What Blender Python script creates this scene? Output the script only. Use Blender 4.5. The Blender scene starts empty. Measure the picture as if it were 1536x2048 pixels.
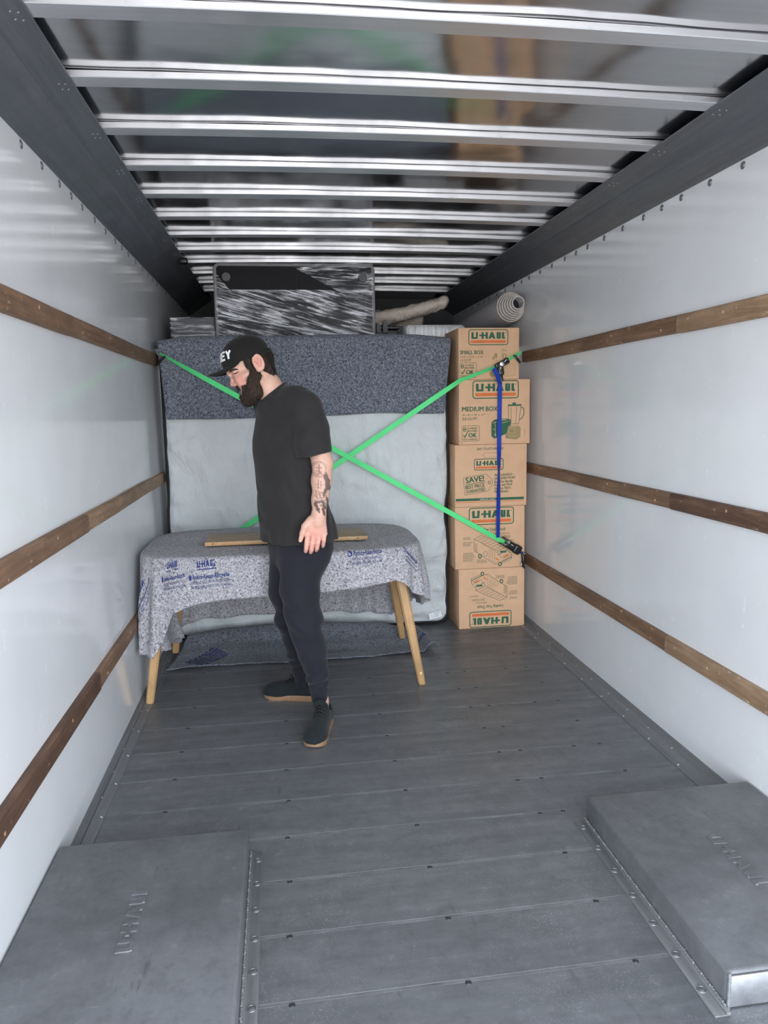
import bpy, bmesh, math, random
import numpy as np
from mathutils import Vector, Matrix

SC = bpy.context.scene
COL = SC.collection
random.seed(7)

# ------------------------------------------------------------------ camera
YAW, PITCH, ROLL, FPX, CAMZ = 0.1386, -0.1406, -0.0185, 1472.8, 1.4291
def cam_axes():
    cy, sy, cp, sp = math.cos(YAW), math.sin(YAW), math.cos(PITCH), math.sin(PITCH)
    f = np.array([sy * cp, cy * cp, sp]); r = np.array([cy, -sy, 0.0]); u = np.cross(r, f)
    c, s = math.cos(ROLL), math.sin(ROLL)
    return c * r + s * u, -s * r + c * u, f
CR, CU, CF = cam_axes()
def W(px, py, Y):
    """the point at depth Y of the load bed that the photo shows at (px, py)"""
    d = CF + CR * (px - 768) / FPX - CU * (py - 1024) / FPX
    t = Y / d[1]
    return np.array([0, 0, CAMZ]) + t * d
cam = bpy.data.cameras.new('camera')
cam.sensor_fit = 'VERTICAL'; cam.sensor_height = 36.0
cam.lens = FPX / 2048 * 36.0
cam.clip_start = 0.05
camo = bpy.data.objects.new('camera', cam); COL.objects.link(camo)
M = Matrix.Identity(4)
for i in range(3):
    M[i][0], M[i][1], M[i][2] = CR[i], CU[i], -CF[i]
M[2][3] = CAMZ
camo.matrix_world = M
SC.camera = camo

# ------------------------------------------------------------------ light: daylight through the open rear of the truck
world = bpy.data.worlds.new('daylight'); SC.world = world; world.use_nodes = True
wn, wl = world.node_tree.nodes, world.node_tree.links
wn.clear()
wo = wn.new('ShaderNodeOutputWorld'); bg = wn.new('ShaderNodeBackground')
tc = wn.new('ShaderNodeTexCoord'); sx = wn.new('ShaderNodeSeparateXYZ'); rmp = wn.new('ShaderNodeValToRGB'); mr = wn.new('ShaderNodeMapRange')
wl.new(tc.outputs['Generated'], sx.inputs[0]); wl.new(sx.outputs['Z'], mr.inputs[0])
mr.inputs[1].default_value = -1; mr.inputs[2].default_value = 1
wl.new(mr.outputs[0], rmp.inputs[0]); 
# surroundings brightened towards the rear, added so daylight reaches deep into the load
mb = wn.new('ShaderNodeMapRange'); mb.interpolation_type = 'SMOOTHSTEP'; mb.inputs[1].default_value = .35; mb.inputs[2].default_value = -1.0; mb.inputs[3].default_value = .50; mb.inputs[4].default_value = 1.75
wl.new(sx.outputs['Y'], mb.inputs[0]); vm = wn.new('ShaderNodeVectorMath'); vm.operation = 'SCALE'
wl.new(rmp.outputs[0], vm.inputs[0]); wl.new(mb.outputs[0], vm.inputs['Scale']); wl.new(vm.outputs[0], bg.inputs[0]); wl.new(bg.outputs[0], wo.inputs[0])
cr = rmp.color_ramp
cr.elements[0].position = 0.0; cr.elements[0].color = (.22, .215, .21, 1)
cr.elements[1].position = 1.0; cr.elements[1].color = (.42, .50, .62, 1)
for p_, c_ in ((.40, (.42, .41, .40)), (.485, (.60, .60, .60)), (.505, (.97, 1.02, 1.10)), (.60, (.96, 1.03, 1.13)), (.70, (.62, .68, .76))):
    e = cr.elements.new(p_); e.color = c_ + (1,)
bg.inputs[1].default_value = 3.4
SC.view_settings.view_transform = 'Standard'
SC.view_settings.look = 'None'
SC.view_settings.gamma = 1.0
SC.view_settings.use_curve_mapping = False
SC.view_settings.exposure = 0.85
XL, XR = -0.7326, 1.6074
REAR, FRONT = -0.12, 6.72          # the open rear of the load box, the front of the space over the cab
pl = bpy.data.lights.new('rear_opening_portal', 'AREA'); pl.shape = 'RECTANGLE'; pl.size = 2.34; pl.size_y = 2.4
pl.cycles.is_portal = True
plo = bpy.data.objects.new('rear_opening_portal', pl); COL.objects.link(plo)
plo.location = ((XL + XR) / 2, REAR - .01, 1.2); plo.rotation_euler = (math.radians(90), 0, 0)

# ------------------------------------------------------------------ materials
class NT:
    def __init__(s, name):
        s.m = bpy.data.materials.new(name); s.m.use_nodes = True
        s.t = s.m.node_tree; s.b = s.t.nodes['Principled BSDF']; s._c = None
    def n(s, kind, **kw):
        x = s.t.nodes.new('ShaderNode' + kind)
        for k, v in kw.items(): setattr(x, k, v)
        return x
    def l(s, a, b): s.t.links.new(a, b)
    def coord(s, scale=(1, 1, 1), kind='Object', rot=(0, 0, 0)):
        tc = s.n('TexCoord'); mp = s.n('Mapping'); mp.inputs['Scale'].default_value = scale; mp.inputs['Rotation'].default_value = rot
        s.l(tc.outputs[kind], mp.inputs[0]); return mp.outputs[0]
    def rcoord(s, rot, scale):
        tc = s.n('TexCoord'); m1 = s.n('Mapping'); m2 = s.n('Mapping'); m1.inputs['Rotation'].default_value = rot; m2.inputs['Scale'].default_value = scale
        s.l(tc.outputs['Object'], m1.inputs[0]); s.l(m1.outputs[0], m2.inputs[0]); return m2.outputs[0]
    def noise(s, vec, scale, detail=4, rough=.6, dist=0):
        x = s.n('TexNoise'); x.inputs['Scale'].default_value = scale; x.inputs['Detail'].default_value = detail
        x.inputs['Roughness'].default_value = rough; x.inputs['Distortion'].default_value = dist
        s.l(vec, x.inputs['Vector']); return x.outputs['Fac']
    def vor(s, vec, scale, feature='F1', out='Distance'):
        x = s.n('TexVoronoi'); x.feature = feature; x.inputs['Scale'].default_value = scale; s.l(vec, x.inputs['Vector']); return x.outputs[out]
    def ramp(s, fac, stops):
        x = s.n('ValToRGB'); r = x.color_ramp
        while len(r.elements) < len(stops): r.elements.new(.5)
        for e, (p, c) in zip(r.elements, stops):
            e.position = p; e.color = (c, c, c, 1) if not hasattr(c, '__len__') else tuple(c) + (1,)
        s.l(fac, x.inputs[0]); return x.outputs[0]
    def mix(s, fac, a, b, blend='MIX'):
        x = s.n('Mix', data_type='RGBA', blend_type=blend)
        for i, v in ((0, fac), (6, a), (7, b)):
            if hasattr(v, 'links'): s.l(v, x.inputs[i])
            elif i == 0: x.inputs[0].default_value = v
            else: x.inputs[i].default_value = tuple(v) + (1,)
        return x.outputs[2]
    def math(s, op, a, b=0.0):
        x = s.n('Math', operation=op)
        for i, v in enumerate((a, b)):
            if hasattr(v, 'links'): s.l(v, x.inputs[i])
            else: x.inputs[i].default_value = v
        return x.outputs[0]
    def base(s, v, rough=None, metal=None, spec=None):
        if hasattr(v, 'links'): s.l(v, s.b.inputs['Base Color'])
        else: s.b.inputs['Base Color'].default_value = tuple(v) + (1,)
        for k, q in (('Roughness', rough), ('Metallic', metal), ('Specular IOR Level', spec)):
            if q is None: continue
            if hasattr(q, 'links'): s.l(q, s.b.inputs[k])
            else: s.b.inputs[k].default_value = q
        return s
    def bump(s, h, strength=.3, dist=.002):
        x = s.n('Bump'); x.inputs['Strength'].default_value = strength; x.inputs['Distance'].default_value = dist
        s.l(h, x.inputs['Height'])
        if s._c is not None: s.l(s._c, x.inputs['Normal'])
        s._c = x.outputs[0]; s.l(x.outputs[0], s.b.inputs['Normal']); return s

def plain(name, col, rough=.6, metal=0.0, spec=.5, nscale=30, namt=.12, bump=.0):
    t = NT(name); v = t.noise(t.coord(), nscale)
    c = t.ramp(v, [(.3, [x * (1 - namt) for x in col]), (.7, [min(1, x * (1 + namt)) for x in col])])
    t.base(c, rough, metal, spec)
    if bump: t.bump(v, bump, .002)
    return t.m

MAT = {}
def m_wall():
    t = NT('white_wall_panel'); v = t.coord()
    big = t.noise(v, 2.2, 3); col = t.ramp(big, [(.3, (.77, .785, .80)), (.7, (.83, .845, .86))])
    sc = t.noise(t.coord((1, 14, 3), rot=(.5, 0, 0)), 3.2, 5, .75); spots = t.noise(v, 16, 5, .8)
    msk = t.math('MULTIPLY', t.ramp(spots, [(.60, 0.), (.64, 1.)]), t.ramp(sc, [(.50, 0.), (.60, 1.)]))
    col = t.mix(msk, col, (.92, .93, .95))
    spots2 = t.noise(t.coord((1, 1, 1.7), rot=(.9, 0, 0)), 9, 6, .8)
    col = t.mix(t.ramp(spots2, [(.70, 0.), (.74, .75)]), col, (.30, .31, .33))
    t.base(col, t.ramp(big, [(.3, .085), (.7, .15)]), 0, .5)
    t.bump(t.noise(t.coord((1, 60, 2)), 3, 2), .04, .001)
    return t.m
def m_floor(name='grey_floor_deck', fl=True):
    t = NT(name); v = t.coord((3.0, .8, 1) if fl else (1, 1, 1))
    a = t.noise(t.coord((.5, 3.5, 1) if fl else (1, 1, 1)), 3.0, 6, .7); b = t.noise(t.coord(), 1.1, 3)
    c1 = t.ramp(a, [(.25, (.098, .103, .110)), (.5, (.142, .148, .155)), (.78, (.20, .205, .212))])
    c = t.mix(t.ramp(b, [(.35, 0.), (.7, .40)]), c1, (.205, .21, .218))
    if fl:  # small pale wear dots on the deck
        vd = t.vor(t.coord(), 135); vm = t.noise(t.coord(), 4, 3)
        dots = t.math('MULTIPLY', t.ramp(vd, [(.16, 1.), (.26, 0.)]), t.ramp(vm, [(.42, 0.), (.62, 1.)]))
        c = t.mix(t.math('MULTIPLY', dots, .38), c, (.46, .47, .48))
    s2 = t.noise(t.coord((7, 1.2, 1), rot=(0, 0, .35)), 3, 6, .8)
    c = t.mix(t.ramp(s2, [(.60, 0.), (.70, .55)]), c, (.06, .062, .066))
    s3 = t.noise(t.coord((1.5, 30, 8), rot=(0, 0, -.1)), 2.4, 4, .8)
    c = t.mix(t.ramp(s3, [(.64, 0.), (.74, .40)]), c, (.36, .37, .38))
    s4 = t.noise(t.coord(), 14, 6, .8); c = t.mix(t.ramp(s4, [(.36, .40), (.50, 0.)]), c, (.085, .088, .094)); c = t.mix(t.ramp(s4, [(.56, 0.), (.70, .35)]), c, (.30, .31, .32))
    t.base(c, t.ramp(a, [(.3, .50), (.7, .36)]), .12, .5)
    t.bump(a, .08, .002)
    return t.m
def m_metal(name, col, rough, metal=1.0, wav=0.0, streak=.12, axis=(1, 40, 40), dist=.02):
    t = NT(name); a = t.noise(t.coord(axis), 2.0, 5, .7); d = t.noise(t.coord(), 6, 5, .75)
    c = t.ramp(a, [(.3, [x * (1 - streak) for x in col]), (.7, [min(1, x * (1 + streak)) for x in col])])
    c = t.mix(t.ramp(d, [(.66, 0.), (.76, .5)]), c, [x * .45 for x in col])
    t.base(c, t.ramp(d, [(.3, rough), (.75, min(1, rough * 1.6))]), metal)
    if wav: t.bump(t.noise(t.coord((1, 1, 1)), 3.0, 2), wav, dist)
    return t.m
def m_wood(name, dark, mid, light, axis='Y', rough=.6, sc=1.0):
    t = NT(name); s = {'X': (1.2, 16, 16), 'Y': (16, 1.2, 16), 'Z': (16, 16, 1.2)}[axis]
    a = t.noise(t.coord(tuple(x * sc for x in s)), 2.2, 7, .72, .6); b = t.noise(t.coord(), 3.4, 4)
    c = t.ramp(a, [(.28, dark), (.5, mid), (.75, light)])
    c = t.mix(t.ramp(b, [(.35, 0.), (.70, .75)]), c, [x * .5 for x in mid])
    sp = t.noise(t.coord(), 26, 4, .75); c = t.mix(t.ramp(sp, [(.64, 0.), (.69, .6)]), c, [min(1, x * 2.2) for x in light])
    t.base(c, rough); t.bump(a, .25, .002)
    return t.m
def m_felt(name, dark, mid, light, sc=1.0, bump=.5):
    t = NT(name); v = t.coord()
    n0 = t.noise(v, 85 * sc, 5, .85); big = t.noise(v, 7, 3)
    vc = t.n('TexVoronoi'); vc.inputs['Scale'].default_value = 235 * sc; vc.inputs['Randomness'].default_value = 1
    wv = t.n('Mix', data_type='VECTOR'); wv.inputs[0].default_value = .035; t.l(v, wv.inputs[4])
    nc = t.n('TexNoise'); nc.inputs['Scale'].default_value = 90; t.l(v, nc.inputs['Vector']); t.l(nc.outputs['Color'], wv.inputs[5]); t.l(wv.outputs[1], vc.inputs['Vector'])
    sv = t.n('SeparateColor'); t.l(vc.outputs['Color'], sv.inputs[0])
    a = t.math('ADD', t.math('MULTIPLY', sv.outputs[0], .50), t.math('MULTIPLY', n0, .58))
    c = t.ramp(a, [(.30, dark), (.52, mid), (.80, light)])
    sp = t.noise(v, 105 * sc, 2, .5); c = t.mix(t.ramp(sp, [(.60, 0.), (.66, .85)]), c, [x * .35 for x in dark])
    sp2 = t.vor(v, 95 * sc); c = t.mix(t.ramp(sp2, [(.10, .5), (.2, 0.)]), c, [min(1, x * 1.5) for x in light])
    c = t.mix(t.ramp(big, [(.3, 0.), (.75, .28)]), c, mid)
    t.base(c, .95, 0, .15); t.b.inputs['Sheen Weight'].default_value = .15
    t.bump(a, bump, .004)
    return t.m
def m_cloth(name, col, rough=.92, weave=400, amt=.15, bump=.15, fold=0.0):
    t = NT(name); v = t.coord(); a = t.noise(v, weave, 2, .6); b = t.noise(v, 9, 4)
    c = t.ramp(b, [(.3, [x * (1 - amt) for x in col]), (.7, [min(1, x * (1 + amt)) for x in col])])
    t.base(c, rough, 0, .25); t.b.inputs['Sheen Weight'].default_value = .08
    t.bump(a, bump, .001)
    if fold: t.bump(t.noise(t.coord((1, 1, .5)), 8, 5, .6, .8), fold, .05)
    return t.m
def m_plastic_wrap(name='clear_stretch_wrap', rot=.28, tint=(.85, .88, .95), alpha=.55):
    t = NT(name)
    a = t.noise(t.rcoord((0, -rot, 0), (1.6, 1.6, 24)), 3.2, 6, .75, .8)
    b = t.noise(t.rcoord((0, -rot, 0), (1, 1, 6)), 9, 5, .7, .6)
    t.base(tint, .10, 0, .8)
    t.bump(a, .9, .007); t.bump(b, .7, .004)
    tr = t.n('BsdfTransparent'); tr.inputs[0].default_value = (.93, .94, .96, 1)
    gl = t.n('BsdfGlossy'); gl.inputs['Roughness'].default_value = .14; gl.inputs[0].default_value = (.95, .96, 1, 1)
    t.l(t._c, gl.inputs['Normal'])
    df = t.n('BsdfDiffuse'); df.inputs[0].default_value = (.85, .87, .92, 1); t.l(t._c, df.inputs['Normal'])
    c3 = t.noise(t.rcoord((0, -rot, 0), (1.5, 1.5, 22)), 2.6, 7, .76, .9); lo_ = t.noise(t.coord((1, 1, 2.5)), 4.5, 3)
    c2 = t.math('ADD', c3, t.math('MULTIPLY', t.math('SUBTRACT', lo_, .5), .45))
    m0 = t.n('MixShader'); t.l(t.ramp(c2, [(.50, .10), (.62, .45)]), m0.inputs[0]); t.l(gl.outputs[0], m0.inputs[1]); t.l(df.outputs[0], m0.inputs[2])
    mx = t.n('MixShader'); f = t.ramp(c2, [(.43, .05), (.50, .12), (.555, .52), (.62, .96)])
    t.l(f, mx.inputs[0]); t.l(tr.outputs[0], mx.inputs[1]); t.l(m0.outputs[0], mx.inputs[2])
    out = t.t.nodes['Material Output']; t.l(mx.outputs[0], out.inputs[0])
    t.t.nodes.remove(t.b)
    return t.m

MAT['wall'] = m_wall()
MAT['floor'] = m_floor()
MAT['well'] = m_floor('wheel_housing_metal', False)
MAT['roof'] = m_metal('polished_roof_skin', (.46, .46, .47), .10, 1.0, .12, .06, (1, 14, 1), .02)
MAT['bow'] = m_metal('mill_aluminium', (.78, .79, .82), .36, 1.0, 0, .05, (1, 30, 30))
MAT['rail'] = m_metal('dull_grey_rail', (.20, .215, .24), .42, .7, 0, .14, (30, 1, 30))
MAT['edge'] = m_metal('worn_floor_angle', (.24, .245, .25), .45, .5, 0, .2, (30, 1, 30))
MAT['rivet'] = m_metal('rivet_steel', (.30, .31, .32), .4, .8)
MAT['screw'] = m_metal('dark_screw_steel', (.10, .105, .11), .4, .8)
MAT['weld'] = m_metal('weld_aluminium', (.30, .31, .32), .5, .6)
MAT['endplate'] = m_metal('bright_end_plate', (.56, .57, .59), .35, .9, .4, .2, (6, 6, 6), .004)
MAT['slat'] = m_wood('weathered_slat_wood', (.115, .062, .037), (.255, .148, .088), (.42, .265, .165))
MAT['slat2'] = m_wood('dark_stained_slat_wood', (.06, .032, .022), (.135, .072, .045), (.27, .16, .10))
MAT['slat3'] = m_wood('pale_slat_wood', (.20, .118, .066), (.37, .235, .14), (.54, .37, .235))
MAT['oak'] = m_wood('oak_table_wood', (.42, .24, .10), (.53, .32, .145), (.62, .40, .20), 'Z', .42, .6)
MAT['oakleaf'] = m_wood('oak_leaf_wood', (.30, .20, .105), (.40, .275, .15), (.48, .34, .20), 'X', .45, .7)
MAT['felt'] = m_felt('blue_grey_felt', (.04, .048, .068), (.115, .13, .165), (.36, .385, .43))
MAT['felt2'] = m_felt('pale_grey_felt', (.13, .125, .14), (.34, .33, .355), (.62, .605, .635))
MAT['felt3'] = m_felt('dark_slate_felt', (.05, .056, .072), (.13, .142, .17), (.30, .315, .35))
MAT['quilt'] = m_cloth('pale_grey_fabric', (.60, .63, .64), .9, 300, .04, .12, .6)
MAT['black'] = plain('black_fabric', (.012, .012, .014), .8)
MAT['card'] = plain('brown_cardboard', (.66, .415, .255), .85, 0, .25, 14, .05)
MAT['ink'] = plain('green_box_ink', (.03, .12, .065), .8)
MAT['ink2'] = plain('orange_box_ink', (.68, .17, .05), .8)
MAT['inkp'] = plain('pale_olive_box_ink', (.36, .27, .13), .85)
MAT['inkw'] = plain('pale_print', (.62, .64, .58), .8)
MAT['inkb'] = plain('navy_felt_ink', (.035, .05, .16), .9, 0, .2, 90, .5)
MAT['green'] = m_cloth('green_webbing', (.12, .78, .26), .6, 260, .06, .3)
MAT['blue'] = m_cloth('blue_webbing', (.012, .045, .36), .65, 260, .08, .3)
MAT['hook'] = plain('black_coated_steel', (.012, .012, .013), .35)
MAT['chrome'] = m_metal('bright_zinc', (.82, .83, .85), .2)
MAT['tag'] = plain('white_tag', (.8, .8, .82), .8)
# ------------------------------------------------------------------ geometry helpers
def wloc(o):
    v = Vector((0, 0, 0))
    while o is not None: v += Vector(o.location); o = o.parent
    return v
def link_mesh(name, me, mat, parent=None, smooth=True):
    o = bpy.data.objects.new(name, me); COL.objects.link(o)
    if mat is not None and len(me.materials) == 0: me.materials.append(mat)
    if parent is not None:
        d = wloc(parent); me.transform(Matrix.Translation(-d)); o.parent = parent
    if smooth:
        me.polygons.foreach_set('use_smooth', [True] * len(me.polygons))
        try: me.set_sharp_from_angle(angle=math.radians(38))
        except Exception: pass
    me.update(); return o
def obj(name, bm, mat, parent=None, smooth=True):
    me = bpy.data.meshes.new(name); bmesh.ops.recalc_face_normals(bm, faces=bm.faces); bm.to_mesh(me); bm.free()
    return link_mesh(name, me, mat, parent, smooth)
def pyobj(name, verts, faces, mat, parent=None, smooth=True):
    me = bpy.data.meshes.new(name); me.from_pydata([tuple(map(float, v)) for v in verts], [], [tuple(map(int, f)) for f in faces]); me.update()
    return link_mesh(name, me, mat, parent, smooth)
def tag(o, label=None, cat=None, group=None, kind=None):
    if label: o['label'] = label
    if cat: o['category'] = cat
    if group: o['group'] = group
    if kind: o['kind'] = kind
    return o
def thing(name, label, cat, loc, group=None):
    o = bpy.data.objects.new(name, None); COL.objects.link(o); o.empty_display_size = .05
    o.location = tuple(map(float, loc)); return tag(o, label, cat, group)
def copy_tree(o, parent=None):
    c = o.copy(); COL.objects.link(c)
    if parent is not None: c.parent = parent
    for ch in list(o.children): copy_tree(ch, c)
    return c
def BM(): return bmesh.new()
def box(bm, lo, hi, bev=0.0, seg=2, mx=None):
    lo, hi = Vector(lo), Vector(hi); c = (lo + hi) / 2; s = hi - lo
    r = bmesh.ops.create_cube(bm, size=1.0, matrix=Matrix.Translation(c) @ Matrix.Diagonal((s.x, s.y, s.z, 1)))
    vs = r['verts']
    if bev > 0:
        es = list({e for v in vs for e in v.link_edges})
        g = bmesh.ops.bevel(bm, geom=es, offset=bev, segments=seg, affect='EDGES', profile=.5)
        vs = list({v for f in g['faces'] for v in f.verts} | {v for v in vs if v.is_valid})
    if mx is not None: bmesh.ops.transform(bm, matrix=mx, verts=vs)
    return vs
def boxes(name, lo, hi, mat, parent=None, bev=0.0):
    bm = BM(); box(bm, lo, hi, bev); return obj(name, bm, mat, parent)
def extrude_profile(bm, prof, axis_pts):
    """prof: closed 2D polygon (a,b); axis_pts: list of (origin, A, B): rings joined along"""
    rings = []
    for o, A, B in axis_pts:
        rings.append([bm.verts.new(Vector(o) + Vector(A) * a + Vector(B) * b) for a, b in prof])
    n = len(prof)
    for r0, r1 in zip(rings, rings[1:]):
        for i in range(n): bm.faces.new((r0[i], r0[(i + 1) % n], r1[(i + 1) % n], r1[i]))
    bm.faces.new(rings[0][::-1]); bm.faces.new(rings[-1])
def tube(bm, pts, rad, seg=10, cap=True, closed=False):
    pts = [Vector(p) for p in pts]; n = len(pts)
    rads = rad if hasattr(rad, '__len__') else [rad] * n
    up = Vector((0, 0, 1)); rings = []; prevN = None
    for i, p in enumerate(pts):
        a = pts[(i - 1) % n] if closed or i > 0 else p; b = pts[(i + 1) % n] if closed or i < n - 1 else p
        t = (b - a).normalized()
        if prevN is None:
            nrm = t.cross(up)
            if nrm.length < 1e-3: nrm = t.cross(Vector((1, 0, 0)))
        else: nrm = prevN - t * prevN.dot(t)
        nrm.normalize(); prevN = nrm; bn = t.cross(nrm)
        rings.append([bm.verts.new(p + (nrm * math.cos(2 * math.pi * k / seg) + bn * math.sin(2 * math.pi * k / seg)) * rads[i]) for k in range(seg)])
    pr = list(zip(rings, rings[1:])) + ([(rings[-1], rings[0])] if closed else [])
    for r0, r1 in pr:
        for k in range(seg): bm.faces.new((r0[k], r0[(k + 1) % seg], r1[(k + 1) % seg], r1[k]))
    if cap and not closed:
        bm.faces.new(rings[0][::-1]); bm.faces.new(rings[-1])
def cyl(bm, a, b, ra, rb=None, seg=20): tube(bm, [a, b], [ra, ra if rb is None else rb], seg)
def dome(bm, c, nrm, r, h, seg=10, rings=3):
    """a low rivet head: dome of radius r, height h on a surface point c with normal nrm"""
    nrm = Vector(nrm).normalized(); a = nrm.orthogonal().normalized(); b = nrm.cross(a); c = Vector(c); prev = None
    for j in range(rings):
        t = (math.pi / 2) * j / rings; rr = r * math.cos(t); z = h * math.sin(t)
        ring = [bm.verts.new(c + nrm * z + (a * math.cos(2 * math.pi * k / seg) + b * math.sin(2 * math.pi * k / seg)) * rr) for k in range(seg)]
        if prev:
            for k in range(seg): bm.faces.new((prev[k], prev[(k + 1) % seg], ring[(k + 1) % seg], ring[k]))
        prev = ring
    top = bm.verts.new(c + nrm * h)
    for k in range(seg): bm.faces.new((prev[k], prev[(k + 1) % seg], top))
def ribbon(bm, pts, wdirs, w, t):
    """flat webbing: pts along, wdirs width directions"""
    rings = []; n = len(pts); pts = [Vector(p) for p in pts]
    for i, p in enumerate(pts):
        d = (pts[min(i + 1, n - 1)] - pts[max(i - 1, 0)]).normalized()
        wd = Vector(wdirs[i]) if hasattr(wdirs[0], '__len__') else Vector(wdirs)
        wd = (wd - d * wd.dot(d)).normalized(); nn = d.cross(wd)
        rings.append([bm.verts.new(p + wd * (a * w / 2) + nn * (b * t / 2)) for a, b in ((-1, -1), (1, -1), (1, 1), (-1, 1))])
    for r0, r1 in zip(rings, rings[1:]):
        for k in range(4): bm.faces.new((r0[k], r0[(k + 1) % 4], r1[(k + 1) % 4], r1[k]))
    bm.faces.new(rings[0][::-1]); bm.faces.new(rings[-1])
def grid_mesh(fn, nu, nv, mask=None):
    """fn(u,v)->point for u,v in 0..1; returns verts, faces"""
    V = []; F = []
    for j in range(nv + 1):
        for i in range(nu + 1): V.append(fn(i / nu, j / nv))
    for j in range(nv):
        for i in range(nu):
            if mask is None or mask((i + .5) / nu, (j + .5) / nv):
                a = j * (nu + 1) + i; F.append((a, a + 1, a + nu + 2, a + nu + 1))
    return V, F
def solidify(o, t, offset=-1, sub=0):
    m = o.modifiers.new('thickness', 'SOLIDIFY'); m.thickness = t; m.offset = offset
    if sub:
        s = o.modifiers.new('smooth', 'SUBSURF'); s.levels = s.render_levels = sub
    return o
def hsh(ix, iy, iz, seed=0):
    n = (ix * 374761393 + iy * 668265263 + iz * 2147483647 + seed * 974634777) & 0xffffffff
    n = ((n ^ (n >> 13)) * 1274126177) & 0xffffffff
    return ((n ^ (n >> 16)) & 0xffff) / 65535.0
def vnoise(P, sc=1.0, seed=0):
    """value noise in -1..1 at points P (N,3)"""
    P = np.atleast_2d(np.asarray(P, float)) * sc; I = np.floor(P).astype(np.int64); f = P - I; f = f * f * (3 - 2 * f)
    out = 0
    for dx in (0, 1):
        for dy in (0, 1):
            for dz in (0, 1):
                w = (f[:, 0] if dx else 1 - f[:, 0]) * (f[:, 1] if dy else 1 - f[:, 1]) * (f[:, 2] if dz else 1 - f[:, 2])
                out = out + w * hsh(I[:, 0] + dx, I[:, 1] + dy, I[:, 2] + dz, seed)
    return out * 2 - 1
def n1(x, y, z, sc=1.0, seed=0): return float(vnoise([[x, y, z]], sc, seed)[0])

# flat printing: polygons gathered in 2D, then laid on a surface
_TXT = {}
def text2d(s, size=1.0, bold=0.0, shear=0.0):
    """(verts2d, faces, width) of a line of writing with its baseline at 0 and left edge at 0"""
    key = (s, bold)
    if key not in _TXT:
        cu = bpy.data.curves.new('t', 'FONT'); cu.body = s; cu.size = 1.0; cu.offset = bold; cu.resolution_u = 2
        o = bpy.data.objects.new('t', cu); COL.objects.link(o)
        dg = bpy.context.evaluated_depsgraph_get(); me = bpy.data.meshes.new_from_object(o.evaluated_get(dg))
        V = np.array([v.co[:2] for v in me.vertices]).reshape(-1, 2); F = [tuple(p.vertices) for p in me.polygons]
        bpy.data.objects.remove(o); bpy.data.curves.remove(cu); bpy.data.meshes.remove(me)
        _TXT[key] = (V, F)
    V, F = _TXT[key]
    if not len(V): return V, F, 0
    V = V.copy(); V[:, 0] -= V[:, 0].min(); V[:, 0] += V[:, 1] * shear; V *= size
    return V, F, V[:, 0].max()
class Ink:
    def __init__(s): s.V = []; s.F = []
    def poly(s, pts):
        b = len(s.V); s.V += [tuple(p) for p in pts]; s.F.append(tuple(range(b, b + len(pts)))); return s
    def rect(s, x0, y0, x1, y1): return s.poly([(x0, y0), (x1, y0), (x1, y1), (x0, y1)])
    def line(s, p, q, w):
        p = np.array(p, float); q = np.array(q, float); d = q - p; L = np.hypot(*d)
        if L < 1e-9: return s
        n = np.array([-d[1], d[0]]) / L * w / 2; e = d / L * w * .3
        return s.poly([p - n - e, q - n + e, q + n + e, p + n - e])
    def path(s, pts, w, closed=False):
        for a, b in zip(pts, pts[1:] + ([pts[0]] if closed else [])): s.line(a, b, w)
        return s
    def frame(s, x0, y0, x1, y1, r, w):
        pts = []
        for cx, cy, a0 in ((x1 - r, y1 - r, 0), (x0 + r, y1 - r, 90), (x0 + r, y0 + r, 180), (x1 - r, y0 + r, 270)):
            pts += [(cx + r * math.cos(math.radians(a0 + k * 18)), cy + r * math.sin(math.radians(a0 + k * 18))) for k in range(6)]
        return s.path(pts, w, True)
    def disc(s, x, y, rx, ry=None, n=20):
        ry = rx if ry is None else ry
        return s.poly([(x + rx * math.cos(2 * math.pi * k / n), y + ry * math.sin(2 * math.pi * k / n)) for k in range(n)])
    def ring(s, x, y, rx, ry, w, n=24):
        return s.path([(x + rx * math.cos(2 * math.pi * k / n), y + ry * math.sin(2 * math.pi * k / n)) for k in range(n)], w, True)
    def text(s, str_, x, y, size, width=None, bold=.02, shear=0., align='l', rot=0.):
        V, F, w = text2d(str_, size, 0.0, shear)
        if bold > .012 and len(V):                              # heavier lettering: the line laid down three times
            e_ = size * bold * 2.1; n_ = len(V); V = np.concatenate([V, V + [e_, 0], V + [e_ * .5, e_ * .35], V + [e_ * .5, -e_ * .2]]); F = [tuple(i + k * n_ for i in f) for k in range(4) for f in F]; w += e_
        if not len(V): return s
        if width: V = V.copy(); V[:, 0] *= width / w; w = width
        if align == 'c': V = V - np.array([w / 2, 0])
        if align == 'r': V = V - np.array([w, 0])
        c, sn = math.cos(rot), math.sin(rot); V = np.stack([V[:, 0] * c - V[:, 1] * sn + x, V[:, 0] * sn + V[:, 1] * c + y], 1)
        b = len(s.V); s.V += [tuple(v) for v in V]; s.F += [tuple(i + b for i in f) for f in F]; return s
    def xf(s, fn):
        s.V = [fn(*v) for v in s.V]; return s
    def add(s, o):
        b = len(s.V); s.V += list(o.V); s.F += [tuple(i + b for i in f) for f in o.F]; return s
    def build(s, name, mat, fn, parent=None, flat=True):
        """fn(x,y)->3D"""
        V = [fn(*v) for v in s.V]
        if flat:                                               # overlapping strokes each get a hair of height
            V = [list(v) for v in V]
            for i, f in enumerate(s.F):
                for k in f: V[k][1] -= 4e-6 * (i % 60)
        return pyobj(name, V, s.F, mat, parent, smooth=False)
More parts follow.
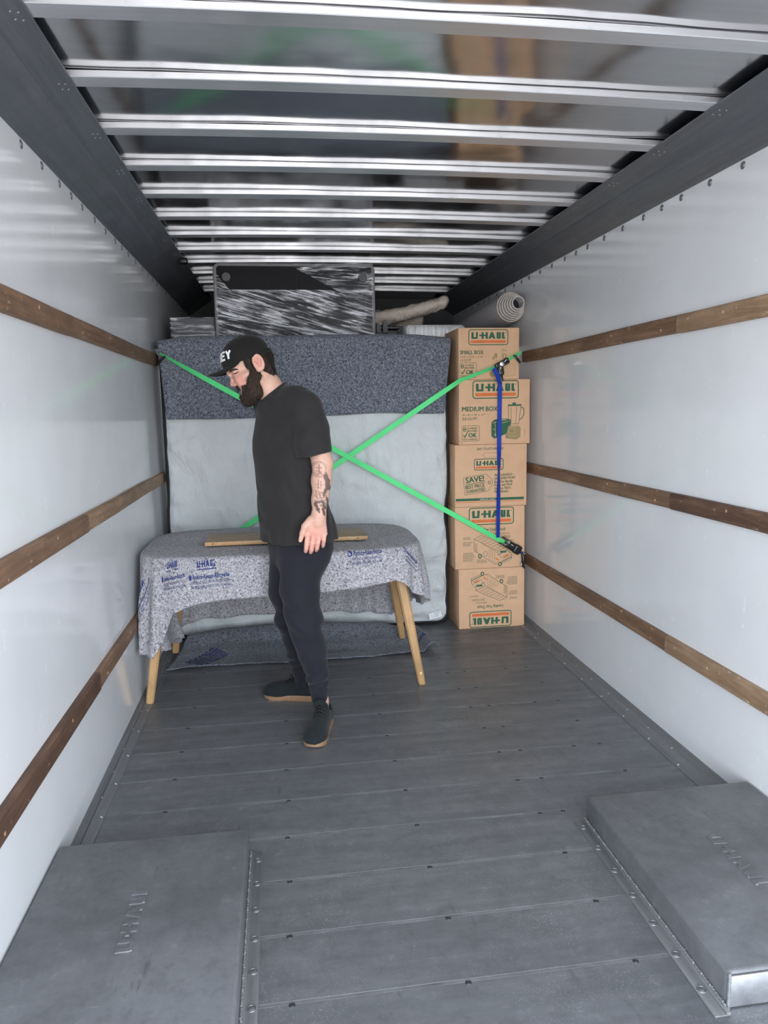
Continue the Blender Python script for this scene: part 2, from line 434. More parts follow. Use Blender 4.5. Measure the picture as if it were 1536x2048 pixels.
def logo_letters(x, y, w, h):
    """the lettering of the mover's logo in a w x h field: heavy square letters with a dash run into the second one"""
    k = Ink(); u = w / 23.0; t = h * .30; sw = u * 1.55
    def R(a, b, c, d): k.rect(x + a * u, y + b * h, x + c * u, y + d * h)
    def Pg(pts): k.poly([(x + a * u, y + b * h) for a, b in pts])
    q = sw / u
    Pg([(0, 1), (q, 1), (q, .26), (0.15, .05), (0, .2)]); R(.1, 0, 4.3, .26); Pg([(4.3 - q * .8, 0), (4.3, 0), (4.6, 1), (4.6 - q, 1)])
    R(5.4, .40, 10.6, .64); R(6.9, 0, 6.9 + q * .95, 1); R(9.7, 0, 9.7 + q, 1)
    Pg([(11.6, 0), (13.2, 0), (14.8, 1), (13.3, 1)]); Pg([(14.8, 1), (13.3, 1), (14.9, 0), (16.5, 0)]); R(12.9, .2, 15.2, .42)
    R(17.2, .1, 17.2 + q, 1); R(17.4, 0, 19.9, .26); R(19.9 - q * .85 + .3, .1, 20.2, 1)
    R(20.9, 0, 20.9 + q, 1); R(20.9, 0, 23, .26)
    return k
# ------------------------------------------------------------------ the load box: floor, walls, roof
TOPZ = 2.391
DECKY, DECKZ = 4.88, 1.872           # bulkhead and the shelf over the cab
SEAM0, SEAMD = 1.63, 0.2372
def st(o): o['kind'] = 'structure'; return o
bm = BM()
ks = [SEAM0 + SEAMD * k for k in range(-7, 14)]
for a, b in zip([REAR] + ks, ks + [DECKY]):
    if b - a < .03: continue
    box(bm, (XL, a + .0012, -.04), (XR, b - .0095, 0.0), .0006, 1)
    n0 = len(bm.faces)
    if b < DECKY:
        box(bm, (XL, b - .0090, -.04), (XR, b + .0008, -.0003), .0005, 1)
        bm.faces.ensure_lookup_table()
        for f in bm.faces[n0:]: f.material_index = 1
floor = obj('floor', bm, MAT['floor'], None, smooth=False); st(floor)
floor.data.materials.append(plain('worn_deck_lip', (.165, .17, .177), .5, .1, .5, 8, .35))
# one screw head made once, then copied over the deck
bm = BM(); dome(bm, (0, 0, 0), (0, 0, 1), .0060, .0018, 12, 3); tube(bm, [(.0072 * math.cos(a), .0072 * math.sin(a), .0002) for a in [k * math.pi / 7 for k in range(14)]], .0011, 6, closed=True)
screw0 = obj('screw', bm, MAT['screw'], floor)
first = True
for k in range(0, 12):
    y = SEAM0 + SEAMD * k - .012
    for x in (-.46, -.02, .42, .86, .95, 1.18, 1.30):
        if k < 2 and (x < -.1 or x > .9): continue
        if x in (.95, 1.18) and (k < 3 or k % 2 == 0 and x > 1): continue
        if x == 1.30 and k < 4: continue
        if y > 4.0: continue
        if first: s = screw0; first = False
        else: s = screw0.copy(); COL.objects.link(s)
        s.location = (x + random.uniform(-.004, .004), y, 0)

def wall_side(name, x, sgn):
    w = boxes(name, (min(x, x - sgn * .05), REAR, -.04), (max(x, x - sgn * .05), FRONT, 2.46), MAT['wall']); st(w)
    bm = BM(); dome(bm, (0, 0, 0), (sgn, 0, 0), .0105, .005, 12, 4)
    tube(bm, [(sgn * .0006, .0125 * math.cos(a), .0125 * math.sin(a)) for a in [k * math.pi / 7 for k in range(14)]], .0012, 6, closed=True)
    r0 = obj('rivet', bm, MAT['rivet'], w); y = 1.06; i = 0
    steps = [.197, .197, .197, .15, .157]
    while y < 6.3:
        r = r0 if i == 0 else r0.copy()
        if i: COL.objects.link(r)
        r.location = (x, y, 2.229); y += steps[(i + 3) % 5]; i += 1
    return w
wall_left = wall_side('wall_left', XL, 1)
wall_right = wall_side('wall_right', XR, -1)
st(boxes('wall_front', (XL, FRONT, DECKZ - .1), (XR, FRONT + .05, 2.46), plain('shaded_front_panel', (.06, .062, .066), .6)))  # front panel coloured dark to stand in for the shade over the cab
st(boxes('wall_bulkhead', (XL, DECKY, 0), (XR, DECKY + .04, DECKZ - .001), MAT['wall']))
st(boxes('floor_over_cab', (XL, DECKY, DECKZ - .05), (XR, FRONT, DECKZ), MAT['floor']))

# roof skin with shallow dents
def roofpt(u, v):
    x = XL + (XR - XL) * u; y = REAR + (FRONT - REAR) * v; c = 1 - (2 * u - 1) ** 2
    z = TOPZ + .012 * c + .0016 * n1(x, y, 0, 2.6, 3) * min(1, 4 * c) + .0007 * n1(x, y, 0, 7, 5) * min(1, 4 * c)
    return (x, y, z)
V, F = grid_mesh(roofpt, 64, 190)
ceil = pyobj('ceiling', V, F, MAT['roof']); st(ceil); solidify(ceil, .02, 1)
# reversed thickness goes upward
ceil.modifiers['thickness'].offset = 1

def rail(name, x, sgn):
    prof = [(0, 2.248), (.006, 2.2485), (.012, 2.2520), (.108, 2.314), (.113, 2.324), (.128, 2.330), (.133, 2.336), (.185, 2.366), (.186, 2.371), (.182, 2.374), (.12, 2.38), (.0, 2.38)]
    bm = BM(); extrude_profile(bm, prof, [((x, y, 0), (sgn, 0, 0), (0, 0, 1)) for y in (REAR, FRONT)])
    o = obj(name, bm, MAT['rail']); st(o)
    nrm = Vector((sgn * .030, 0, -.052)).normalized(); nrm = Vector((sgn * -.5, 0, -.86)) if False else Vector((sgn * .03, 0, -.052)).normalized()
    bm = BM(); dome(bm, (0, 0, 0), nrm, .0042, .0022, 8, 2); r0 = obj('rivet', bm, MAT['rivet'], o); i = 0
    for k in range(0, 12):
        y = BOW0 + BOWD * k
        for dy, s in ((-.022, .2), (-.004, .45), (.014, .2), (.032, .45)):
            r = r0 if i == 0 else r0.copy()
            if i: COL.objects.link(r)
            i += 1; r.location = (x + sgn * (.135 + .05 * (s + .2)), y + dy, 2.3372 + .0289 * (s + .2))
    return o
BOW0, BOWD = 1.965, .385
t1 = rail('trim_1', XL, 1); rail('trim_2', XR, -1)
bm = BM(); box(bm, (XL + .165, 4.80, 2.328), (XL + .215, 4.86, 2.362), .008, 3); obj('bracket', bm, MAT['hook'], t1)

# roof bows: hat sections that span between the two rails
def bow_bm():
    bm = BM(); prof = [(-.012, .0205), (-.012, .0175), (-.0195, .0165), (-.0200, .001), (-.018, -.001), (.046, -.001), (.0485, .001), (.049, .0165), (.040, .0175), (.040, .0205)]
    rings = []
    N = 24
    for i in range(N + 1):
        u = i / N; x = XL + .12 + (XR - XL - .24) * u; c = .012 * (1 - (2 * u - 1) ** 2)
        rings.append(((x, 0, 2.3705 + c), (0, 1, 0), (0, 0, 1)))
    extrude_profile(bm, prof, rings); return bm
ORD = ['nearest to the camera', 'second from the rear', 'third from the rear', 'fourth from the rear', 'fifth from the rear', 'sixth from the rear', 'seventh from the rear', 'eighth from the rear', 'ninth from the rear', 'tenth from the rear', 'eleventh from the rear', 'farthest in view over the shelf']
bow0 = obj('roof_bow', bow_bm(), MAT['bow'], None)
for k in range(12):
    b = bow0 if k == 0 else bow0.copy()
    if k: COL.objects.link(b)
    b.location = (0, BOW0 + BOWD * k, 0)
    tag(b, 'aluminium roof bow across the shiny ceiling, ' + ORD[k], 'roof bow', 'roof bows under the ceiling')

# floor angles along both walls
def angle(name, x, sgn, w, screws):
    prof = [(0, 0), (w, 0.0), (w - .001, .0035), (w - .022, .0048), (w - .030, .0085), (w - .036, .0085), (w - .046, .006), (.024, .010), (.014, .016), (.006, .020), (0, .020)]
    bm = BM(); extrude_profile(bm, prof, [((x, y, 0), (sgn, 0, 0), (0, 0, 1)) for y in (2.262, DECKY)])
    o = obj(name, bm, MAT['edge']); st(o)
    bm = BM(); dome(bm, (0, 0, 0), (0, 0, 1), .0058, .003, 10, 3); r0 = obj('rivet', bm, MAT['chrome'], o); i = 0
    for k in range(11):
        for dx, z, yy in ((w - .012, .0040, SEAM0 + SEAMD * (k + 3) - .01), (w * .42, .0068, 2.7 + .2 * k)):
            if yy > 4.8: continue
            r = r0 if i == 0 else r0.copy()
            if i: COL.objects.link(r)
            i += 1; r.location = (x + sgn * dx, yy, z)
    return o
angle('baseboard_left', XL, 1, .066, 0); angle('baseboard_right', XR, -1, .100, 0)

# wheel housings
WZ = .093
def emboss_letters(x, y, w, h, fn, mat, parent):
    """raised logo strokes on the housing top; letters read along +u"""
    L = logo_letters(0, 0, w, h)
    V, F = [], []
    for fi, f in enumerate(L.F):
        b = len(V); n = len(f)
        c = np.mean([L.V[i] for i in f], 0)
        for z, sh in ((-.002, 1.0), (.0028, .90)):
            for i in f:
                p = np.array(L.V[i]); d = c - p; dl = np.hypot(*d)
                q = p + d / max(dl, 1e-6) * (0 if sh == 1.0 else min(.0028, dl * .5)); V.append(fn(x, y, q[0], q[1], z + (fi * 6e-5 if z > 0 else 0)))
        F.append(tuple(range(b + n, b + 2 * n)))
        F += [(b + i, b + (i + 1) % n, b + n + (i + 1) % n, b + n + i) for i in range(n)]
    return pyobj('embossed_lettering', V, F, mat, parent, smooth=False)
def well(side, x_in, xw, y0, y1, label):
    s = 1 if x_in > xw else -1          # direction from the wall into the bed
    t = thing('wheel_housing', label, 'wheel housing', ((x_in + xw) / 2, (y0 + y1) / 2, 0), 'wheel housings on the deck')
    bm = BM(); lo, hi = sorted((x_in, xw + s * .004)); box(bm, (lo, y0 + .006, 0), (hi, y1, WZ), .011, 3); obj('housing', bm, MAT['well'], t)
    if True:
        bm = BM(); box(bm, (lo + .004, y0 - .001, .004), (hi - .004, y0 + .004, WZ - .008), .001); obj('end_plate', bm, MAT['endplate'], t)
        bm = BM(); pts = [(x_in - s * .004, y0, .0)] + [(x_in - s * (.004 + .0006 * math.sin(k * 2.1)), y0 + .001, WZ * k / 12) for k in range(13)]
        tube(bm, pts, [.0042 + .0006 * math.sin(k * 2.7) for k in range(14)], 8); obj('corner_weld', bm, MAT['weld'], t)
    bm = BM(); f0, f1 = sorted((x_in + s * .001, x_in + s * .043)); box(bm, (f0, y0 - .02, 0), (f1, y1 + .0, .004), .0018, 2)
    a0, a1 = sorted((x_in, x_in + s * .013)); box(bm, (a0, y0 - .02, .003), (a1, y1 - .002, .0085), .003, 2); fl = obj('flange', bm, MAT['edge'], t)
    bm = BM(); N = 220; pts = [(x_in + s * (.0035 + .0008 * math.sin(i * 1.9)), y0 + (y1 - y0) * i / N, .010 + .0008 * math.sin(i * 2.6)) for i in range(N + 1)]
    tube(bm, pts, [.0032 + .0007 * (i % 2) for i in range(N + 1)], 7); obj('weld_bead', bm, MAT['weld'], t)
    bm = BM(); dome(bm, (0, 0, .004), (0, 0, 1), .0085, .0025, 12, 3); tube(bm, [(.0105 * math.cos(a), .0105 * math.sin(a), .0043) for a in [k * math.pi / 7 for k in range(14)]], .0014, 6, closed=True)
    r0 = obj('rivet', bm, MAT['rivet'], fl); base = Vector(r0.location); i = 0
    for k in range(8):
        y = y0 + .06 + .119 * k
        if y > y1 - .02: break
        r = r0 if i == 0 else r0.copy()
        if i: COL.objects.link(r); r.parent = fl
        i += 1; r.location = base + Vector((x_in + s * .028, y, 0))
    if s > 0: emboss_letters(-.414, 1.745, .245, .044, lambda x, y, u, v, z: (x - v, y + u, WZ + z), MAT['well'], t)
    else: emboss_letters(1.265, 1.968, .245, .044, lambda x, y, u, v, z: (x + v, y - u, WZ + z), MAT['well'], t)
    return t
well('left', -.146, XL, 1.44, 2.258, 'low grey metal wheel housing on the deck, flush top, no bright end plate in view')
well('right', 1.001, XR, 1.44, 2.258, 'low grey metal wheel housing with a bright welded end plate and riveted flange')

# wooden tie-down slats screwed along both walls, two boards to a row
def slat(x, sgn, y0, y1, z0, z1, th, mat, label, bolts):
    t = thing('wooden_slat', label, 'wooden slat', (x, (y0 + y1) / 2, (z0 + z1) / 2), 'tie-down slats along the walls')
    N = 30; bm = BM(); rings = []
    sd = int(abs(y0 * 91 + z0 * 37))
    prof = lambda y: [(0, z0), (th * .8, z0 + .001), (th, z0 + .006), (th + .0008 * n1(y, z0, 0, 6, sd), (z0 + z1) / 2), (th, z1 - .006), (th * .75, z1 - .0005), (0, z1)]
    rr = []
    for i in range(N + 1):
        y = y0 + (y1 - y0) * i / N; dz = .0016 * n1(y, z0, 1, 3.0, sd)
        rr.append([bm.verts.new((x + sgn * a, y, b + dz)) for a, b in prof(y)])
    for r0, r1 in zip(rr, rr[1:]):
        for k in range(7): bm.faces.new((r0[k], r0[(k + 1) % 7], r1[(k + 1) % 7], r1[k]))
    bm.faces.new(rr[0]); bm.faces.new(rr[-1][::-1]); obj('board', bm, mat, t)
    bm = BM(); dome(bm, (0, 0, 0), (sgn, 0, 0), .0065, .0025, 10, 2); r0 = None
    y = y0 + .12; b0 = obj('screw', bm, MAT['slat3'], t); base = Vector(b0.location); i = 0
    while y < y1 - .03:
        r = b0 if i == 0 else b0.copy()
        if i: COL.objects.link(r)
        i += 1; r.location = base + Vector((x + sgn * th, y, (z0 + z1) / 2 + .012 * (-1) ** i)); y += bolts
    return t
ROWS = [(1.703, 1.775, 'top'), (.992, 1.060, 'middle'), (.379, .452, 'bottom')]
for x, sgn, wd, mats in ((XL, 1, 'facing the boxes', ('slat', 'slat', 'slat', 'slat3', 'slat2', 'slat')), (XR, -1, 'behind the boxes', ('slat3', 'slat', 'slat2', 'slat', 'slat3', 'slat'))):
    side = 'wall opposite the cardboard boxes' if sgn > 0 else 'wall beside the cardboard boxes'
    for i, (z0, z1, nm) in enumerate(ROWS):
        slat(x, sgn, .45, 2.822 - .004, z0, z1, .024, MAT[mats[2 * i]], 'rear wooden board of the %s slat row on the %s' % (nm, side), .62)
        slat(x, sgn, 2.822 + .003, 4.72, z0 + .001, z1 - .001, .021, MAT[mats[2 * i + 1]], 'inner wooden board of the %s slat row on the %s' % (nm, side), .47)
# ------------------------------------------------------------------ stacked cartons
def carton(label, x0, x1, y0, z0, z1, depth, prints, seed, flip=False):
    t = thing('cardboard_box', label, 'cardboard box', ((x0 + x1) / 2, y0 + depth / 2, z0), 'stacked cardboard boxes')
    w, h = x1 - x0, z1 - z0
    bm = BM(); box(bm, (x0, y0, z0), (x1, y0 + depth, z1 - .001), .004, 2)
    bmesh.ops.subdivide_edges(bm, edges=[e for e in bm.edges if e.calc_length() > .2], cuts=5, use_grid_fill=True)
    for v in bm.verts:
        c = v.co; v.co.x += .0025 * n1(c.x, c.y, c.z, 7, seed) * (1 if abs(c.x - x0) < .01 or abs(c.x - x1) < .01 else 0)
    obj('carton', bm, MAT['card'], t)
    bm = BM()                                                       # closed flaps of the lid: a seam along the top and the edge of tape
    box(bm, (x0 + .004, y0 + depth / 2 - .026, z1 - .001), (x1 - .004, y0 + depth / 2 + .026, z1 - .0004)); obj('tape', bm, MAT['inkp'], t)
    yy = y0 - .0007
    f = (lambda a, b: (x1 - a * w, yy, z1 - b * w)) if flip else (lambda a, b: (x0 + a * w, yy, z0 + b * w))
    prints(t, f, h / w)
    return t
def logo(t, f, cx, cy, w, lw=.013):
    h = w * .365; x0, y0 = cx - w / 2, cy - h / 2
    Ink().rect(x0 + .006, y0 + .006, x0 + w - .006, y0 + h - .006).build('logo_panel', MAT['inkp'], lambda a, b: tuple(np.array(f(a, b)) + (0, .0003, 0)), t) if False else None
    k = Ink().frame(x0, y0, x0 + w, y0 + h, w * .055, lw); k.add(logo_letters(x0 + w * .065, y0 + h * .40, w * .86, h * .44)); k.text('®', x0 + w * .935, y0 + h * .76, w * .035)
    k.build('printed_logo', MAT['ink'], f, t)
    Ink().rect(x0 + w * .05, y0 + h * .12, x0 + w * .945, y0 + h * .30).build('logo_stripe', MAT['ink2'], f, t)
def ok_mark(k, x, y, w):
    k.frame(x, y, x + w, y + w * .86, w * .09, w * .022)
    k.text('U-HAUL', x + w * .30, y + w * .67, w * .145, w * .58, .03); k.text('BOXES', x + w * .30, y + w * .52, w * .145, w * .58, .03)
    k.frame(x + .08 * w, y + .56 * w, x + .22 * w, y + .76 * w, .03 * w, .035 * w); k.line((x + .08 * w, y + .66 * w), (x + .22 * w, y + .66 * w), .05 * w)
    k.path([(x + .09 * w, y + .33 * w), (x + .16 * w, y + .22 * w), (x + .30 * w, y + .48 * w)], .055 * w)
    k.text('OK', x + w * .36, y + w * .21, w * .34, w * .50, .045); k.text('FOR SHIPPING', x + w * .07, y + w * .06, w * .115, w * .82, .02)
def p_small(t, f, r):
    logo(t, f, .49, r - .152, .64)
    k = Ink(); k.text('SMALL BOX', .025, r - .415, .086, .385, .028)
    k.text('16 3/8" x 12 5/8" x 12 5/8"', .025, r - .468, .034, .38, .01, .2); k.text('1.5 CU FT', .025, r - .527, .052, .185, .02, .22)
    ok_mark(k, .022, .03, .27); k.build('printed_text', MAT['ink'], f, t)
    g = Ink(); g.disc(.615, .375, .028, .038); g.disc(.575, .335, .018, .03); g.ring(.755, .365, .026, .034, .016); g.line((.715, .45), (.72, .36), .008); g.path([(.715, .465), (.79, .445)], .012)
    g.line((.62, .34), (.63, .27), .006); g.line((.76, .33), (.80, .27), .006); g.frame(.72, .05, .93, .24, .012, .005)
    for i in range(6): g.line((.75 + i * .03, .06), (.75 + i * .03, .22), .003)
    g.disc(.565, .085, .055, .05); g.build('printed_picture', MAT['inkp'], f, t)
def p_medium(t, f, r):
    logo(t, f, .515, r - .137, .635)
    k = Ink(); k.text('MEDIUM BOX', .045, r - .425, .088, .50, .028)
    k.text('18 1/8" x 18" x 16"', .045, r - .487, .036, .32, .01, .2); k.text('3.0 CU FT', .045, r - .545, .052, .21, .02, .22)
    ok_mark(k, .045, .05, .24); k.path([(.0, .06), (.05, .02)], .004); k.path([(.93, .10), (.93, .20)], .003); k.build('printed_text', MAT['ink'], f, t)
    g = Ink()                                                     # toaster and blender
    g.poly([(.455, .30), (.50, .335), (.66, .345), (.73, .33), (.72, .16), (.62, .12), (.50, .075), (.465, .10), (.455, .12)]); 
    g.build('printed_toaster', MAT['ink'], f, t)
    g = Ink(); g.path([(.47, .285), (.505, .30), (.62, .29), (.715, .315)], .005); g.line((.507, .295), (.512, .10), .005); g.poly([(.545, .325), (.66, .336), (.67, .328), (.56, .315)]); g.line((.485, .20), (.495, .205), .010); g.disc(.51, .13, .012)
    g.build('printed_highlights', MAT['card'], lambda a, b: tuple(np.array(f(a, b)) - (0, .0004, 0)), t)
    g = Ink(); g.poly([(.70, .245), (.845, .245), (.87, .21), (.865, .10), (.80, .065), (.665, .085), (.66, .125), (.69, .215)]); g.build('printed_blender', MAT['inkp'], lambda a, b: tuple(np.array(f(a, b)) - (0, .0003, 0)), t)
    g = Ink(); g.path([(.70, .27), (.69, .53), (.875, .53), (.84, .27)], .006, True); g.path([(.735, .28), (.73, .51)], .005); g.path([(.80, .28), (.81, .51)], .005); g.rect(.69, .515, .875, .535); g.rect(.75, .53, .80, .56)
    g.path([(.872, .50), (.91, .48), (.915, .40), (.88, .34), (.85, .33)], .010); g.path([(.66, .125), (.665, .085), (.80, .065), (.865, .10)], .007); g.text('-- 0000', .68, .168, .022, .09, .01)
    g.build('printed_lines', MAT['ink'], lambda a, b: tuple(np.array(f(a, b)) - (0, .0006, 0)), t)
def p_bundle(t, f, r):
    logo(t, f, .47, r - .27, .40, .010)
    k = Ink(); k.text('EASY-TO-LIFT HANDLES', .305, r - .075, .046, .365, .018, .2)
    k.path([(.42, r - .115), (.60, r - .115), (.60, r - .175), (.42, r - .175), (.395, r - .160), (.395, r - .130)], .003, True)
    c = .115; pts = [(.115, .40), (.43, .445), (.52, .36), (.52, .31), (.46, .215), (.14, .165)]
    k.path(pts, .005, True); k.ring(.478, .327, .016, .018, .008)
    k.text('SAVE!', .15, .325, .105, .26, .035, .0, 'l', c); k.line((.148, .305), (.42, .34), .008)
    k.text('BEST PRICE', .148, .243, .068, .265, .03, 0, 'l', c); k.text('GUARANTEED', .155, .187, .062, .275, .03, 0, 'l', c)
    for i, (s, w) in enumerate((('*BUY A BUNDLE—', .285), ('SAVE EVEN MORE!', .30), ('Best Our Bundle', .26), ('Prices and We\'ll', .255), ('Give You *$20 in', .235), ('FREE Boxes!', .20))):
        k.text(s, .545, .408 - .045 * i, .047, w, .022, .2, 'l', .03)
    k.rect(.012, .083, .965, .118); k.build('printed_text', MAT['ink'], f, t)
    Ink().text('uhaul.com', .345, .092, .030, .215, .02).build('printed_address', MAT['inkw'], lambda a, b: tuple(np.array(f(a, b)) - (0, .0004, 0)), t)
    Ink().rect(.012, .062, .965, .070).build('printed_stripe', MAT['ink2'], f, t)
def p_truck(t, f, r):
    logo(t, f, .52, r - .135, .635)
    k = Ink(); k.text('Loading Your Truck', .325, r - .345, .066, .40, .018, .2)
    def para(x, y, w, n, dy=.0145, al='l'):
        rr = random.Random(int(x * 1000 + y * 77))
        for i in range(n):
            x0 = x; x1 = x + w * rr.uniform(.72, 1)
            while x0 < x1:
                L = rr.uniform(.012, .04); k.rect(x0, y - i * dy, min(x0 + L, x1), y - i * dy + .0052); x0 += L + .007
    para(.115, r - .435, .13, 3); para(.115, r - .51, .14, 5); para(.115, r - .68, .17, 10); para(.31, r - .795, .15, 4)
    para(.575, r - .385, .21, 2); para(.61, r - .43, .22, 3); para(.70, r - .50, .16, 2)
    # cut-away truck: box with packed goods, cab, wheels
    A = (.27, r - .46); B = (.375, r - .405); C = (.745, r - .60); D = (.615, r - .665); E = (.27, r - .64); G = (.56, r - .865); H = (.615, r - .735)
    w = .0055
    k.path([A, B, C, D], w, True); k.path([A, E, G, (.62, r - .87)], w); k.path([D, H], w); k.path([C, (.745, r - .655), H], w); k.line((A[0] + .03, A[1] - .012), (D[0], D[1] - .035), .003)
    for i in range(1, 7):
        p = i / 7; k.line((A[0] + (D[0] - A[0]) * p, A[1] + (D[1] - A[1]) * p), (B[0] + (C[0] - B[0]) * p, B[1] + (C[1] - B[1]) * p), .003)
    for p in (.33, .66): k.line((A[0] + (B[0] - A[0]) * p, A[1] + (B[1] - A[1]) * p), (D[0] + (C[0] - D[0]) * p, D[1] + (C[1] - D[1]) * p), .003)
    for i in range(5): k.frame(.285, r - .55 - .028 * i, .315, r - .530 - .028 * i, .004, .0035)
    for i in range(5):
        for j in range(3): k.path([(.47 + .035 * j, r - .60 - .045 * i - .02 * j), (.50 + .035 * j, r - .615 - .045 * i - .02 * j), (.50 + .035 * j, r - .645 - .045 * i - .02 * j)], .003)
    k.ring(.435, r - .70, .028, .04, .004)
    k.path([(.635, r - .715), (.755, r - .665), (.795, r - .70), (.815, r - .735), (.815, r - .80), (.67, r - .87), (.645, r - .86)], w); k.path([(.635, r - .715), (.655, r - .775), (.79, r - .71)], .004); k.line((.665, r - .84), (.81, r - .77), .012); k.line((.675, r - .80), (.81, r - .735), .004)
    for cx, cy in ((.355, r - .735), (.645, r - .875)): k.ring(cx, cy, .020, .030, .015)
    k.rect(.645, r - .695, .735, r - .665)
    g_ = lambda a, b: f(a, r - .385 - (r - .385 - b) * .90)
    k.V = [(a, (r - .385 - (r - .385 - b) * .90) if b < r - .37 else b) for a, b in k.V]
    k.build('printed_diagram', MAT['ink'], f, t)
    o = Ink(); o.line((.70, r - .765), (.765, r - .735), .02); o.line((.585, r - .78), (.625, r - .81), .02); o.path([(.58, r - .86), (.61, r - .83)], .008); o.build('printed_accents', MAT['ink2'], g_, t)
BY = 4.50
carton('brown cardboard box printed upside down, lowest in the stack, on the floor', 1.104, 1.540, BY, 0.0, .395, .42, p_truck, 1, True)
carton('brown cardboard box printed with a truck loading diagram, black ratchet in front', 1.081, 1.538, BY + .002, .395, .796, .42, p_truck, 2)
carton('brown cardboard box with a SAVE price tag print, middle of the stack', 1.081, 1.548, BY + .001, .796, 1.190, .42, p_bundle, 3)
carton('brown cardboard box marked MEDIUM BOX with a toaster and blender picture', 1.108, 1.566, BY, 1.190, 1.592, .42, p_medium, 4)
carton('brown cardboard box marked SMALL BOX, topmost in the stack', 1.108, 1.495, BY + .004, 1.592, 1.906, .36, p_small, 5)

# ------------------------------------------------------------------ mattress stood on edge, in a grey cover with black sides
mt = thing('mattress', 'tall mattress standing on its edge with pale grey face and black sides', 'mattress', (.19, 4.72, 0))
MX0, MX1, MZ1 = -.704, 1.077, 1.832
bm = BM(); box(bm, (MX0, 4.655, 0.0), (MX1, 4.84, MZ1), .035, 4); obj('side_band', bm, MAT['black'], mt)
def face(u, v):
    a = 2 * u - 1; b = 2 * v - 1
    # rounded-rectangle plan, wavy outline
    k = .07
    x0, x1, z0, z1 = MX0 + .018, MX1 - .020, .028, MZ1 - .012
    x = x0 + (x1 - x0) * u; z = z0 + (z1 - z0) * v
    for cx, sx_ in ((x0 + k, -1), (x1 - k, 1)):
        for cz, sz in ((z0 + k, -1), (z1 - k, 1)):
            if (x - cx) * sx_ > 0 and (z - cz) * sz > 0:
                dx, dz = (x - cx) / k, (z - cz) / k; m = max(abs(dx), abs(dz)); L = math.hypot(dx, dz)
                if L > 1e-6: x, z = cx + dx / L * m * k, cz + dz / L * m * k
    ed = min(u * 1.8, (1 - u) * 1.8, v * 1.85, (1 - v) * 1.85)
    wave = .007 * n1(0, 0, z, 5.5, 11) + .004 * n1(0, 0, z, 17, 12)
    if u < .05: x += (wave - .02 * (1 - v)) * (1 - u / .05) + .015 * (1 - u / .05)
    if u > .95: x += (wave - .012 * math.exp(-((z - .72) / .14) ** 2)) * (u - .95) / .05
    puff = .022 * (1 - math.exp(-ed / .045))
    r = min(1, ed / .25)
    wr = .011 * n1(x * 1.0, 0, z * 2.2, 3.2, 21) + .006 * n1(x + .5 * z, 0, z * 1.2, 9, 22)
    rr = (1 - r)
    wr += rr * .012 * n1(x * 1.5, 1, z * 4, 5, 23)
    # shallow quilting lines every .2 m
    q = abs(((z / .115) % 1) - .5) * 2; wr += -.0022 * max(0, 1 - (1 - q) * 12); wr += .006 * math.exp(-((x - .62) / .30) ** 2 - ((z - 1.15) / .22) ** 2) * math.sin(x * 62 + 9 * z)
    wr += .012 * (1 - abs(n1(x * 1.1 + .7 * z, 3, z * .9, 3.1, 26))) ** 4 + .007 * (1 - abs(n1(x - .3 * z, 5, z * .8, 6.5, 27))) ** 5
    # broad diagonal folds towards the lower corner beside the boxes
    dcor = math.hypot(x - 1.0, z - .3)
    wr += .010 * math.exp(-(dcor / .45) ** 2) * math.sin((x * .5 + z) * 34 + 3 * n1(x, 0, z, 4, 25))
    return (x, min(4.650, 4.638 - puff - 1.25 * wr * min(1, ed / .03)), z)
V, F = grid_mesh(face, 170, 170)
mf = pyobj('front_cover', V, F, MAT['quilt'], mt); solidify(mf, .006, 1)
bm = BM(); pts = []
for i in range(161):
    s = i / 160 * 4
    u, v = ((s, 0) if s < 1 else (1, s - 1) if s < 2 else (3 - s, 1) if s < 3 else (0, 4 - s))
    p = face(min(1, max(0, u)), min(1, max(0, v))); c = np.array([.19, 4.64, .93]); d = np.array(p) - c; d[1] = 0; d /= np.linalg.norm(d)
    pts.append(np.array([p[0], 4.636, max(.012, p[2])]) + np.array([d[0], 0, d[2]]) * .006)
tube(bm, pts[:-1], .010, 8, closed=True); obj('piping', bm, MAT['black'], mt)
bm = BM(); R = Matrix.Translation((.965, 4.582, .082)) @ Matrix.Rotation(math.radians(-14), 4, 'Y')
box(bm, (-.043, -.0006, -.022), (.043, .0006, .022), 0, 2, R); lb = obj('care_label', bm, MAT['tag'], mt); tag(lb, 'small white sewn-on care label')
k = Ink()
for i in range(3): k.rect(-.005, .012 - .011 * i, .034 - .008 * i, .0145 - .011 * i)
k.build('label_print', MAT['hook'], lambda a, b: tuple(R @ Vector((a, -.0011, b))), lb)

# ------------------------------------------------------------------ felt pad folded over the top of the mattress
def padtop(u, v):
    """v 0 at the hem in front, 1 behind"""
    s = v * .715; x0 = -.692 + .030 * (1 - min(1, s / .48)); x1 = 1.080 - .050 * (1 - min(1, s / .48)) - .0
    x = x0 + (x1 - x0) * u; e = 2 * u - 1
    top = 1.868 - .026 * max(0, -e - .80) / .2 - .020 * max(0, e - .75) / .25 + .005 * n1(x, 0, 0, 3, 41)
    hem = 1.388 + .014 * n1(x, 0, 2, 3.2, 42); rad = .032
    H = top - rad - hem
    w = .006 * n1(x, 0, s * 2, 3.0, 43) + .003 * n1(x, 0, s, 8, 44)
    yF = 4.574
    if s < H: return (x, yF - w * min(1, s / .1 + .3) - .003, hem + s)
    s2 = s - H; arc = rad * math.pi / 2
    if s2 < arc: a = s2 / rad; return (x, yF + rad - rad * math.cos(a) - w, top - rad + rad * math.sin(a))
    s3 = s2 - arc
    return (x, yF + rad + s3, top + .003 * n1(x, s3, 0, 6, 45))
V, F = grid_mesh(padtop, 110, 56)
